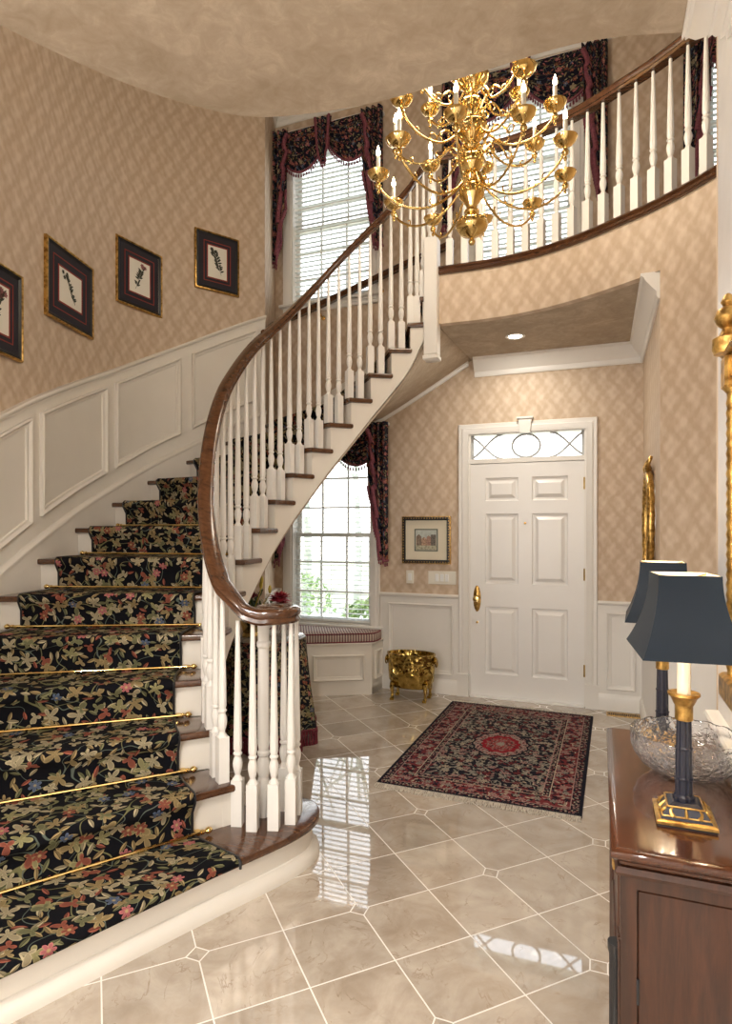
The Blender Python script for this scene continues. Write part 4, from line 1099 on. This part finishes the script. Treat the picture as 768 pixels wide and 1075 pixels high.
# ---------------- framed pictures
def framed(name, loc, ang, w, h, style, label, cat, group=None):
    """local: x right, z up, -y towards the viewer; origin at centre of the back"""
    t = T(name, loc, label, cat, group, rz=ang)
    def rect(hw, hh, y): return [Vector((-hw, y, -hh)), Vector((hw, y, -hh)), Vector((hw, y, hh)), Vector((-hw, y, hh))]
    W2, H2 = w/2, h/2
    if style == 'dark':
        t.part('frame', G().rings([rect(W2, H2, 0), rect(W2, H2, -.016), rect(W2-.004, H2-.004, -.024), rect(W2-.009, H2-.009, -.025), rect(W2-.014, H2-.014, -.018)]), 'gilt', angle=20)
        t.part('frame_panel', G().rings([rect(W2-.014, H2-.014, -.018), rect(W2-.018, H2-.018, -.021), rect(W2-.034, H2-.034, -.012)]), 'black', angle=20)
        m = w*.20; b = .034
        t.part('backing_mat', G().add(rect(W2-b, H2-b, -.010), [(0, 1, 2, 3)]).box(-W2+.005, W2-.005, -.008, -.001, -H2+.005, H2-.005), 'navymat')
        t.part('gilt_fillet', G().rings([rect(W2-b-.045, H2-b-.045, -.0102), rect(W2-b-.045, H2-b-.045, -.0125), rect(W2-b-.051, H2-b-.051, -.0125), rect(W2-b-.051, H2-b-.051, -.0102)]), 'redmat')
        i = b+m*.9
        t.part('inner_mat', G().rings([rect(W2-i, H2-i, -.0104), rect(W2-i, H2-i, -.0135), rect(W2-i-.009, H2-i-.009, -.0135), rect(W2-i-.009, H2-i-.009, -.0104)]), 'redmat')
        pr_ = t.part('print', G().add(rect(W2-i-.008, H2-i-.008, -.0116), [(0, 1, 2, 3)]), 'ivory')
        return t, pr_, (W2-i-.008, H2-i-.008, -.0124)
    t.part('frame', G().rings([rect(W2, H2, 0), rect(W2, H2, -.022), rect(W2-.003, H2-.003, -.028), rect(W2-.007, H2-.007, -.029)]), 'gilt', angle=20)
    t.part('frame_panel', G().rings([rect(W2-.007, H2-.007, -.029), rect(W2-.024, H2-.024, -.032), rect(W2-.036, H2-.036, -.018)]), 'black', angle=20)
    g = G(); rr = random.Random(9)
    for s in (-1, 1):
        k = int(w/.024)
        for q in range(k): g.lathe([(0, -.004), (.0055, 0), (0, .004)], M=Matrix.Translation((-W2+.018+(w-.036)*q/(k-1), -.031, s*(H2-.018))) @ Matrix.Rotation(R(90), 4, 'X'), seg=6)
        k = int(h/.024)
        for q in range(k): g.lathe([(0, -.004), (.0055, 0), (0, .004)], M=Matrix.Translation((s*(W2-.018), -.031, -H2+.018+(h-.036)*q/(k-1))) @ Matrix.Rotation(R(90), 4, 'X'), seg=6)
    t.part('gilt_beading', g, 'gilt')
    t.part('mat_board', G().add(rect(W2-.034, H2-.034, -.012), [(0, 1, 2, 3)]).box(-W2+.005, W2-.005, -.008, -.001, -H2+.005, H2-.005), 'matboard')
    i = w*.26; j = h*.265
    t.part('inner_mat', G().rings([rect(W2-i, H2-j, -.0124), rect(W2-i, H2-j, -.015), rect(W2-i-.010, H2-j-.010, -.015), rect(W2-i-.010, H2-j-.010, -.0124)]), plain('sage_mat', (.10, .13, .11), .8))
    pr_ = t.part('print', G().add(rect(W2-i-.009, H2-j-.009, -.0135), [(0, 1, 2, 3)]), plain('pale_print', (.62, .60, .50), .8))
    return t, pr_, (W2-i-.012, H2-j-.012, -.0142)
def botanical(t, pr_, box, seed, sway):
    hw, hh, y = box; rr = random.Random(seed); g = G(); g2 = G()
    stem = smooth([Vector((sway*.4*hw, y, -hh*.75)), Vector((sway*.1*hw, y, -hh*.2)), Vector((-sway*.1*hw, y, hh*.25)), Vector((-sway*.45*hw, y, hh*.7))], 6)
    g.tube(stem, .0014, 4)
    def lf(p, a, L, w, gg):
        d = Vector((math.cos(a), 0, math.sin(a))); s = Vector((-d.z, 0, d.x))
        pts = [p, p+d*L*.3+s*w, p+d*L*.65+s*w*.8, p+d*L, p+d*L*.65-s*w*.8, p+d*L*.3-s*w]
        gg.add([q+Vector((0, -.0004, 0)) for q in pts], [tuple(range(6))])
    for i in range(2, len(stem)-1):
        for s in (-1, 1):
            if rr.random() < .8: lf(stem[i], R(90+s*rr.uniform(30, 75)), hh*rr.uniform(.22, .36), hh*.055, g)
    for i in range(5 if seed % 2 else 3):
        c = stem[-1]+Vector((rr.uniform(-.3, .3)*hw, 0, rr.uniform(-.25, .1)*hh))
        for k in range(6): lf(c, R(60*k), hh*.15, hh*.045, g2)
    t.part('botanical_drawing', g, 'ink', parent=pr_); t.part('blossom_drawing', g2, 'inkred' if seed % 2 else 'ink', parent=pr_)
def wallpos(n, z):
    q = Qf(n); t = (Qf(n+.05)-Qf(n-.05)).normalized(); nn = Vector((t.y, -t.x, 0))
    return Vector((q.x+nn.x*.012, q.y+nn.y*.012, z)), math.atan2(nn.y, nn.x)+PI/2
import numpy as _np
def raywall(u):            # station along the stair wall seen at image column u of the photograph
    best = None
    for i in range(300):
        n = 5+i*.028
        q = Qf(n); dep = -.358*q.x+.934*q.y; rt = .934*q.x+.358*q.y; uu = 384+640*rt/dep
        if best is None or abs(uu-u) < best[0]: best = (abs(uu-u), n, dep)
    return best[1:]
PICS = [(-60, 18, 250, 340, 1, 'dark framed botanical print at the left edge, cut off by the frame of the photo'),
        (45, 96, 254, 355, 1, 'dark framed botanical print with a drooping dark leafy sprig, second from left'),
        (121, 170, 250, 333, 2, 'dark framed botanical print with window glare on its glass, third from left'),
        (204, 250, 241, 313, 3, 'dark framed botanical print nearest the corner, highest up the stairs')]
PN = [(6.22, 2.60), (None, None), (None, None), (None, None)]
for k, (ua, ub, va, vb, sd_, lab) in enumerate(PICS):
    if k == 0: n, z, wd = 6.05, 2.70, .40
    else:
        (na, da), (nb, db) = raywall(ua), raywall(ub); n = (na+nb)/2; dep = (da+db)/2
        wd = (Qf(na)-Qf(nb)).length; z = 1.49+(554-(va+vb)/2)/640*dep
    p, a = wallpos(n, z)
    t, pr_, bx = framed('framed_print', p, a, wd if k else .41, .50, 'dark', lab, 'picture', 'botanical prints on the stair wall')
    botanical(t, pr_, bx, 11+k, 1 if k % 2 else -1)
t, pr_, bx = framed('framed_picture', (-1.47, YF, 1.378), 0, .455, .43, 'light', 'small landscape picture with wide cream mat and ornate black frame beside the door', 'picture')
hw, hh, y = bx; rr = random.Random(4)
def quad2(x0, x1, z0, z1, peak=0): 
    p = [(x0, y, z0), (x1, y, z0), (x1, y, z1)]+([((x0+x1)/2, y, z1+peak)] if peak else [])+[(x0, y, z1)]
    return G().add(p, [tuple(range(len(p)))])
t.part('painted_sky', G().add([(-hw, y+.0003, hh*.2), (hw, y+.0003, hh*.2), (hw, y+.0003, hh), (-hw, y+.0003, hh)], [(0, 1, 2, 3)]), plain('painted_sky', (.50, .54, .50), .8, vary=.15, scale=30), parent=pr_)
for x0, x1, z1, pk, c in ((-.95, -.45, .35, .25, (.22, .17, .13)), (-.45, .05, .10, .22, (.42, .28, .20)), (.05, .45, .30, .18, (.36, .22, .17)), (.45, .95, .55, .0, (.16, .14, .12))):
    t.part('painted_house', quad2(x0*hw, x1*hw, -hh*.55, z1*hh, pk*hh), plain('painted_house_tone', c, .8, vary=.5, scale=120), parent=pr_)
t.part('painted_street', G().add([(-hw, y, -hh), (hw, y, -hh), (hw, y, -hh*.55), (-hw, y, -hh*.55)], [(0, 1, 2, 3)]), plain('painted_ground', (.40, .38, .28), .8, vary=.4, scale=60), parent=pr_)

# ---------------- switches, vent, recessed light
for x, n, lab in ((-1.625, 1, 'single white light switch plate below the landscape picture'), (-1.325, 3, 'white triple light switch plate next to the door casing')):
    w_ = .036+.046*(n-1); t = T('light_switch', (x, YF, 1.04), lab, 'switch')
    t.part('switch_plate', G().bbox(x-w_, x+w_, YF-.006, YF, .98, 1.10, .003), 'ivory', world=True)
    for k in range(n):
        xc = x+(k-(n-1)/2)*.046
        t.part('rocker', G().bbox(xc-.016, xc+.016, YF-.011, YF-.004, 1.007, 1.073, .002), 'white', world=True)
t = T('floor_vent', (.20, 5.25, 0), 'long brass floor vent grille by the right wainscot', 'vent')
t.part('vent_frame', G().box(.05, .35, 5.20, 5.212, 0, .006).box(.05, .35, 5.288, 5.30, 0, .006).box(.05, .062, 5.212, 5.288, 0, .006).box(.338, .35, 5.212, 5.288, 0, .006), 'gilt', world=True)
t.part('vent_shade_sheet', G().box(.06, .34, 5.21, 5.29, 0, .002), 'dark', world=True)  # flat dark sheet painted as the shade below the slats
g = G()
for i in range(22): g.box(.066+i*.0125, .071+i*.0125, 5.212, 5.288, .001, .006)
t.part('vent_slats', g, 'gilt', world=True)
t = T('recessed_light', (-.61, 4.81, C1), 'round recessed ceiling light in the vestibule ceiling', 'ceiling light')
t.part('trim_ring', G().lathe([(.052, 0), (.075, -.001), (.076, -.004), (.070, -.007), (.055, -.006), (.050, -.002)], c=(-.61, 4.81, C1), seg=36, cap=False), 'paint', world=True)
t.part('lamp_lens', G().lathe([(0, -.001), (.052, -.001), (.052, -.003), (0, -.004)], c=(-.61, 4.81, C1), seg=30), 'can', world=True)

# ---------------- chest
KX0, KX1, KY0, KY1, KZ = .02, .325, 1.29, 2.085, .86
ck = T('chest', ((KX0+KX1)/2, (KY0+KY1)/2, 0), 'dark mahogany cabinet against the right wall holding two lamps and a bowl', 'cabinet')
tp = [(KX0, KY0), (KX1, KY0), (KX1, KY1), (KX0, KY1)]
rs = [[V3(p, z) for p in inset(tp, i)] for i, z in ((.022, KZ-.040), (.016, KZ-.034), (.016, KZ-.028), (.006, KZ-.024), (.0, KZ-.016), (.0, KZ-.010), (.003, KZ-.005), (.010, KZ-.001), (.016, KZ))]
ck.part('top', G().rings(rs, cap=True), 'mahog_top', world=True, angle=50)
bx0, bx1, by0, by1 = KX0+.022, KX1-.002, KY0+.025, KY1-.022
g = G().box(bx0+.004, bx1, by0+.012, by1, .06, KZ-.040)
ck.part('carcass', g, 'mahog', world=True)
# near side: frame and flush panel with a door edge line
g = G()
g.box(bx0, bx0+.026, by0, by0+.014, .06, KZ-.04).box(bx1-.03, bx1, by0, by0+.014, .06, KZ-.04).box(bx0+.026, bx1-.03, by0, by0+.014, KZ-.085, KZ-.04).box(bx0+.026, bx1-.03, by0, by0+.014, .06, .12)
ck.part('side_frame', g, 'mahog', world=True)
sp = ck.part('side_panel', G().bbox(bx0+.0285, bx1-.0325, by0+.002, by0+.014, .1225, KZ-.0875, .002), 'mahog', world=True)
ck.part('side_hinge', G().tube([(bx0+.028, by0-.001, .55), (bx0+.028, by0-.001, .60)], .003, 6), 'black', world=True)
g = G().sweep([V3((bx0-.006, by1), KZ-.058), V3((bx0-.006, by0-.006), KZ-.058), V3((bx1, by0-.006), KZ-.058)], [(-.002, .0), (.004, .0), (.008, .008), (.003, .018), (-.002, .018)], side=-1)
ck.part('cornice_bead', g, 'mahog', world=True)
# front: corner post, drawer, two doors with brass pulls
ym = (by0+by1)/2
for a, b in ((by0+.002, by0+.045), (by1-.045, by1-.002)):
    g = G().box(bx0-.004, bx0+.006, a, b, .06, KZ-.06)
    for k in range(3): g.tube([(bx0-.005, a+.010+k*.0115, .09), (bx0-.005, a+.010+k*.0115, .66)], .0035, 6)
    ck.part('fluted_corner_post', g, 'mahog', world=True)
for k in range(2):
    a, b = (by0+.052, ym-.003) if k == 0 else (ym+.003, by1-.052)
    dw = ck.part('drawer', G().bbox(bx0-.008, bx0+.006, a, b, .66, .79, .003), 'mahog', world=True)
    yc = (a+b)/2
    ck.part('pull', G().tube([(bx0-.008, yc-.035, .73), (bx0-.012, yc-.03, .715), (bx0-.013, yc, .708), (bx0-.012, yc+.03, .715), (bx0-.008, yc+.035, .73)], .003, 8).lathe([(0, 0), (.011, 0), (.009, .001), (0, .002)], M=Matrix.Translation((bx0-.008, yc, .73)) @ Matrix.Rotation(R(-90), 4, 'Y'), seg=12), 'gilt', world=True, parent=dw)
    dd = ck.part('door', G().bbox(bx0-.008, bx0+.006, a, b, .10, .65, .003), 'mahog', world=True)
    g = frame_ring(lambda u, v, d: Vector((bx0-.008-d, u, v)), (a+.04, b-.04, .14, .61), [(0, 0), (0, .004), (.006, .007), (.012, .004), (.016, .0)])
    ck.part('door_moulding', g, 'mahog', world=True, parent=dd)
    yk = b-.025 if k == 0 else a+.025
    ck.part('escutcheon', G().lathe([(0, 0), (.010, 0), (.008, .002), (.004, .003), (0, .004)], M=Matrix.Translation((bx0-.008, yk, .40)) @ Matrix.Rotation(R(-90), 4, 'Y'), seg=12), 'gilt', world=True, parent=dd)
# dark fluted half column projecting at the near front corner
g = G(); rs = []
for z in (.03, .05, .06, .60, .61, .625):
    r = .017 if z in (.03, .05, .61, .625) else .013
    rs.append([Vector((bx0-.010+(r+(.0016*math.cos(j*10) if r < .015 else 0))*math.cos(2*PI*j/40), by0+.062+(r)*math.sin(2*PI*j/40), z)) for j in range(40)])
ck.part('fluted_column', G().rings(rs, cap=True), 'black', world=True)
g = prism_soft([(bx0-.012, by0-.010), (bx1, by0-.010), (bx1, by1), (bx0-.012, by1)], .0, .06, .005)
ck.part('plinth', g, 'mahog', world=True)

# ---------------- lamps
def lamp(x, y, label, rot=0.):
    z = KZ; t = T('table_lamp', (x, y, z), label, 'lamp', 'pair of table lamps on the chest')
    def sq(h, zz, b=0): return [Vector((sx*h, sy*h, zz)) for sx, sy in ((-1, -1), (1, -1), (1, 1), (-1, 1))]
    t.part('base', G().rings([sq(.056, 0), sq(.056, .005)], cap=True), 'black')
    t.part('gilt_border', G().rings([sq(.058, .005), sq(.058, .011), sq(.052, .014), sq(.046, .014)], cap=True), 'gilt', angle=20)
    g = G().rings([sq(.050, .012), sq(.046, .020), sq(.034, .036), sq(.024, .042)], cap=True)
    pl_ = t.part('painted_plinth', g, 'ebony', angle=20)
    g = G()
    for q in range(4):
        Mz = Matrix.Rotation(q*PI/2, 4, 'Z')
        for s in (-1, 0, 1):
            pts = [Mz @ Vector((s*.024+s*.006*math.sin(k), -.0475+k*.0042, .0205+k*.0051)) for k in range(4)]
            g.tube(pts, [.0045, .0035, .003, .001], 6)
        g.tube([Mz @ Vector((-.046, -.0465, .0205)), Mz @ Vector((.046, -.0465, .0205))], .0018, 5)
        g.tube([Mz @ Vector((-.034, -.035, .0365)), Mz @ Vector((.034, -.035, .0365))], .0022, 5)
    t.part('gilt_leaf_ornament', g, 'gilt', parent=pl_)
    g = G(); rs = []
    for r, zz in ((.021, .042), (.021, .050), (.0165, .054), (.0165, .085), (.018, .087), (.018, .090), (.0158, .092), (.0155, .150), (.017, .152), (.017, .155), (.015, .157), (.014, .215)):
        rs.append([Vector(((r*(1+.05*math.cos(j*PI)))*math.cos(2*PI*j/24), r*(1+.05*math.cos(j*PI))*math.sin(2*PI*j/24), zz)) for j in range(24)])
    t.part('column', g.rings(rs, cap=True), 'ebony', angle=25)
    t.part('gilt_capital', G().lathe([(.014, .213), (.018, .215), (.018, .245), (.021, .250), (.026, .262), (.032, .268), (.032, .273), (.026, .274), (.012, .270)], seg=28), 'gilt')
    t.part('candle_sleeve', G().lathe([(.0135, .268), (.0135, .400), (.008, .404), (0, .404)], seg=18), 'candle')
    t.part('lamp_bulb', G().lathe([(0, .40), (.008, .405), (.017, .425), (.015, .445), (.006, .462), (0, .468)], seg=14), 'bulbdim', angle=80)
    Mr = Matrix.Rotation(rot, 4, 'Z'); rs = []
    zb, zt_ = .362, .530
    def ring(k, ins=0):
        f = (1-k)**2.0; hx = .060+(.100-.060)*f-ins; hy = .060+(.125-.060)*f-ins; zz = zb+(zt_-zb)*k
        return [Mr @ Vector((sx*hx, sy*hy, zz)) for sx, sy in ((-1, -1), (1, -1), (1, 1), (-1, 1))]
    ks = [i/14 for i in range(15)]
    t.part('shade', G().rings([ring(k) for k in ks]+[ring(1, .002)]+[ring(k, .0022) for k in ks[::-1]], loop=True), 'shade', angle=50)
    t.part('shade_lining', G().rings([ring(k, .0030) for k in ks]+[ring(k, .0034) for k in ks[::-1]], loop=True), 'shade_in', angle=50)
    g = G()
    for a, b in ((0, 2), (1, 3)): 
        c = ring(1, .004); g.tube([c[a]-Vector((0, 0, .004)), Vector((0, 0, zt_-.012)), c[b]-Vector((0, 0, .004))], .0015, 5)
    g.tube([(0, 0, .46), (0, 0, zt_-.012)], .002, 5)
    t.part('harp', g, 'brass')
    return t
MT['frost'] = plain('cut_facets', (.85, .85, .86), .15, Transmission_Weight=.5)
t = NT('lamp_glow'); t.base((0, 0, 0), .5); t.put(t.b.inputs['Emission Color'], (1., .8, .5)); t.put(t.b.inputs['Emission Strength'], 8.); MT['bulbdim'] = t.m
lamp(.170, 1.48, 'nearer table lamp with dark square shade and ebony column on gilt base', R(5))
lamp(.172, 1.99, 'farther table lamp with dark square shade, base hidden behind the crystal bowl', R(-3))

# ---------------- crystal bowl
bx, by, bz_ = .205, 1.745, KZ
t = T('crystal_bowl', (bx, by, bz_), 'large cut crystal bowl between the two lamps on the chest', 'bowl')
g = G(); rs = []; NS = 96
def bw(r, z, amp, a, ph=0):
    star = abs(math.sin(a*6+ph))**.5; return r*(1-amp*(1-star))
for r, z, amp, ph in ((.0, 0, 0, 0), (.045, 0, 0, 0), (.056, .003, 0, 0), (.086, .010, .03, 0), (.112, .026, .04, 0), (.130, .048, .04, .8), (.139, .070, .03, 1.57), (.141, .090, .02, .8), (.141, .106, .01, 0)):
    rs.append([Vector((bw(r, z, amp, 2*PI*j/NS, ph)*math.cos(2*PI*j/NS), bw(r, z, amp, 2*PI*j/NS, ph)*math.sin(2*PI*j/NS), z)) for j in range(NS)])
rs.append([Vector((.140*math.cos(2*PI*j/NS), .140*math.sin(2*PI*j/NS), .110+.003*(1 if (j//3) % 2 else 0))) for j in range(NS)])
rs.append([Vector((.134*math.cos(2*PI*j/NS), .134*math.sin(2*PI*j/NS), .109+.003*(1 if (j//3) % 2 else 0))) for j in range(NS)])
for r, z in ((.132, .090), (.129, .070), (.120, .050), (.102, .030), (.076, .016), (.050, .009), (0, .008)):
    rs.append([Vector((r*math.cos(2*PI*j/NS), r*math.sin(2*PI*j/NS), z)) for j in range(NS)])
rs = [[Vector((p.x, p.y, p.z*.97)) for p in [Vector((q.x*.93, q.y*.93, q.z)) for q in r]] for r in rs]
t.part('bowl_body', g.rings(rs), 'crystal', angle=30)
for i in range(12):
    a = 2*PI*i/12; g = G(); c = Vector((.123*math.cos(a), .123*math.sin(a), .068)); tx = Vector((-math.sin(a), math.cos(a), 0)); up = Vector((.25*math.cos(a), .25*math.sin(a), 1)).normalized()
    nrm = tx.cross(up).normalized()
    for k in range(6):
        b = k*PI/6; d = tx*math.cos(b)+up*math.sin(b)
        g.tube([c-d*.026, c+nrm*.001, c+d*.026], [.0004, .0020, .0004], 4)
    t.part('cut_star', g, 'crystal')

# ---------------- gilt mirror on the right wall
mx, my0, my1 = XR-.011, 1.02, 1.70
mi = T('wall_mirror', (XR, (my0+my1)/2, 1.08), 'tall gilt framed mirror with columns and finials on the right wall, seen edge-on', 'mirror')
mi.part('glass', G().box(XR-.022, XR-.012, my0+.07, my1-.07, 1.14, 1.85), 'mirror', world=True)
mi.part('backboard', G().box(XR-.016, XR-.0105, my0+.01, my1-.01, 1.08, 1.90), 'gilt', world=True)
for y in (my0+.035, my1-.035):
    g = G().lathe([(.024, 1.10), (.028, 1.11), (.028, 1.13), (.018, 1.14)]+[(.017+.003*(k % 2), 1.15+k*.012) for k in range(55)]+[(.018, 1.81), (.026, 1.82)], c=(XR-.030, y, 0), seg=14)
    mi.part('side_column', g, 'gilt', world=True)
    mi.part('corner_block', G().bbox(XR-.056, XR-.011, y-.030, y+.030, 1.82, 1.90, .006), 'gilt', world=True)
    mi.part('finial', G().lathe([(.030, 1.995), (.034, 2.005), (.034, 2.03), (.018, 2.04), (.012, 2.055), (.024, 2.065), (.030, 2.080), (.024, 2.098), (.010, 2.108), (.016, 2.118), (.008, 2.135), (0, 2.14)], c=(XR-.045, y, -.09), seg=20), 'gilt', world=True)
mi.part('cornice', G().bbox(XR-.056, XR-.011, my0-.005, my1+.005, 1.900, 1.915, .005).bbox(XR-.045, XR-.011, my0+.03, my1-.03, 1.84, 1.90, .005), 'gilt', world=True)
mi.part('bottom_rail', G().bbox(XR-.060, XR-.011, my0, my1, 1.08, 1.14, .006), 'gilt', world=True)

# ---------------- carved gilt mirror in the vestibule, seen from the side
vx, vy, vz = XR-.003, 4.42, 1.52
t = T('oval_mirror', (vx, vy, vz-.4), 'carved gilt oval mirror on the vestibule side wall, seen edge-on above the lamps', 'mirror')
g = G(); g.tube([(vx-.030, vy+.24*math.cos(a*PI/20), vz+.33*math.sin(a*PI/20)) for a in range(40)], [.022+.004*(a % 2) for a in range(40)], 10, loop=True)
t.part('frame', g, 'gilt', world=True)
t.part('glass', G().lathe([(0, 0), (.235, 0), (.235, .010), (0, .012)], M=Matrix.Translation((vx, vy, vz)) @ Matrix.Rotation(R(-90), 4, 'Y') @ Matrix.Diagonal((1.38, 1, 1, 1)), seg=40), 'mirror', world=True)
g = G()
for s in (-1, 1):
    g.tube([(vx-.028-.012*math.sin(k*.5), vy+s*(.10-.055*math.cos(k*.42))*(1-k/26), vz+.33+.012*k*(1-.0*k)) for k in range(9)], [.022-.0014*k for k in range(9)], 8)
    g.tube([(vx-.035, vy+s*(.06+.03*math.cos(a*.5)), vz+.36+.03*math.sin(a*.5)) for a in range(11)], .010, 6)
g.lathe([(0, -.05), (.022, -.04), (.030, -.01), (.020, .02), (.010, .035), (0, .045)], c=(vx-.035, vy, vz+.37), seg=12)
t.part('carved_crest', g, 'gilt', world=True)

# ---------------- outside: ground, shrubs, trees
struct('ground', G().box(-14, 12, 5.8, 30, -.45, -.25), 'lawn')
struct('driveway', G().box(-14, 12, 9, 12, -.26, -.235), 'pave')
rr = random.Random(21)
def bush(x, y, z, rx, rz, n, label):
    t = T('shrub', (x, y, z), label, 'shrub', 'garden shrubs outside'); g = G()
    for i in range(n):
        a = rr.random()*2*PI; e = math.asin(rr.uniform(-.2, 1)); q = rr.uniform(.75, 1)
        p = Vector((x+rx*q*math.cos(a)*math.cos(e), y+rx*q*math.sin(a)*math.cos(e), z+rz*.25+rz*.75*q*max(0, math.sin(e)+.2)))
        leafq(g, p, Vector((rr.uniform(-1, 1), rr.uniform(-1, 1), rr.uniform(-.2, 1))), rr.uniform(.10, .18), .04)
    t.part('foliage', g, 'shrub', world=True)
    t.part('stem', G().tube([(x, y, z), (x, y, z+rz*.6)], .03, 6), 'bark', world=True)
bush(-2.70, 7.1, -.25, .42, .72, 420, 'leafy green garden shrub outside the lower window, nearest the glass')
bush(-4.9, 9.6, -.25, .6, .8, 300, 'garden shrub outside the lower window, further left and back')
for x, y, lab in ((-5.25, 10.5, 'left bare tree trunk outside the lower window'), (-5.0, 12.5, 'right bare tree trunk outside the lower window')):
    t = T('tree', (x, y, -.25), lab, 'tree'); tg = G().tube([(x, y, -.25), (x+.04, y, 1.2), (x-.03, y, 2.6), (x+.05, y, 4.5)], [.10, .08, .06, .03], 8)
    t.part('trunk', tg, 'bark', world=True)
    g = G()
    for i in range(7):
        a = rr.random()*2*PI; z = rr.uniform(2.4, 4.0); L = rr.uniform(.6, 1.3)
        g.tube([(x, y, z), (x+math.cos(a)*L*.5, y+math.sin(a)*L*.5, z+.4), (x+math.cos(a)*L, y+math.sin(a)*L, z+1.0)], [.04, .025, .008], 5)
    t.part('branches', g, 'bark', world=True)

# ------------------------------------------------------------------ camera, light, render look
FPX = 640.; CW, CH = 768., 1075.
cam = bpy.data.objects.new('camera', bpy.data.cameras.new('camera')); COL.objects.link(cam)
cam.location = (0, 0, 1.49); cam.rotation_euler = (R(90), 0, math.atan(.358/.934))
cam.data.sensor_fit = 'VERTICAL'; cam.data.sensor_height = 36; cam.data.lens = 36*FPX/CH
cam.data.shift_y = (554-CH/2)/CH; cam.data.shift_x = 0; cam.data.clip_start = .05
bpy.context.scene.camera = cam
w = bpy.data.worlds.new('sky'); bpy.context.scene.world = w; w.use_nodes = True
nt = w.node_tree; bg = nt.nodes['Background']
tc = nt.nodes.new('ShaderNodeTexCoord'); sp = nt.nodes.new('ShaderNodeSeparateXYZ'); rp_ = nt.nodes.new('ShaderNodeValToRGB')
nt.links.new(tc.outputs['Generated'], sp.inputs[0]); nt.links.new(sp.outputs[2], rp_.inputs[0]); nt.links.new(rp_.outputs[0], bg.inputs[0])
e = rp_.color_ramp.elements; e[0].position = .0; e[0].color = (1., .97, .93, 1); e[1].position = .6; e[1].color = (.86, .93, 1., 1)
bg.inputs[1].default_value = 3.4
vs = bpy.context.scene.view_settings
vs.view_transform = 'Standard'; vs.look = 'None'; vs.gamma = 1; vs.exposure = .27; vs.use_curve_mapping = False
def area(name, loc, rot, sx, sy, power, col=(1, 1, 1)):
    l = bpy.data.lights.new(name, 'AREA'); l.shape = 'RECTANGLE'; l.size = sx; l.size_y = sy; l.energy = power; l.color = col
    o = bpy.data.objects.new(name, l); COL.objects.link(o); o.location = loc; o.rotation_euler = rot; return o
def point(name, loc, power, col, r=.05):
    l = bpy.data.lights.new(name, 'POINT'); l.energy = power; l.color = col; l.shadow_soft_size = r
    o = bpy.data.objects.new(name, l); COL.objects.link(o); o.location = loc; return o
point('lamp_light_near', (.17, 1.48, KZ+.44), 7, (1., .82, .6), .02)
point('lamp_light_far', (.172, 1.99, KZ+.44), 5, (1., .82, .6), .02)
for q, (x, y) in enumerate(((-1.0, -.9), (-2.9, -1.2))):
    point('room_fill_light_%d' % q, (x, y, 1.3), 66, (1., .95, .88), .15)  # added fill lights behind the camera, with no lamp bodies
point('chandelier_light', (CX, CY, 3.95), 58, (1., .87, .7), .25)
for q, (x, y) in enumerate(((-.75, .55), (-2.4, .1), (-.3, -.7), (-1.5, -.9))):
    area('ceiling_fill_light_%d' % q, (x, y, C1-.02), (0, 0, 0), .14, .14, 27, (1., .96, .9))  # added downward fill out of view, brightens floor and lower steps
area('vestibule_light', (-.61, 4.81, C1-.012), (0, 0, 0), .10, .10, 9, (1., .92, .8))
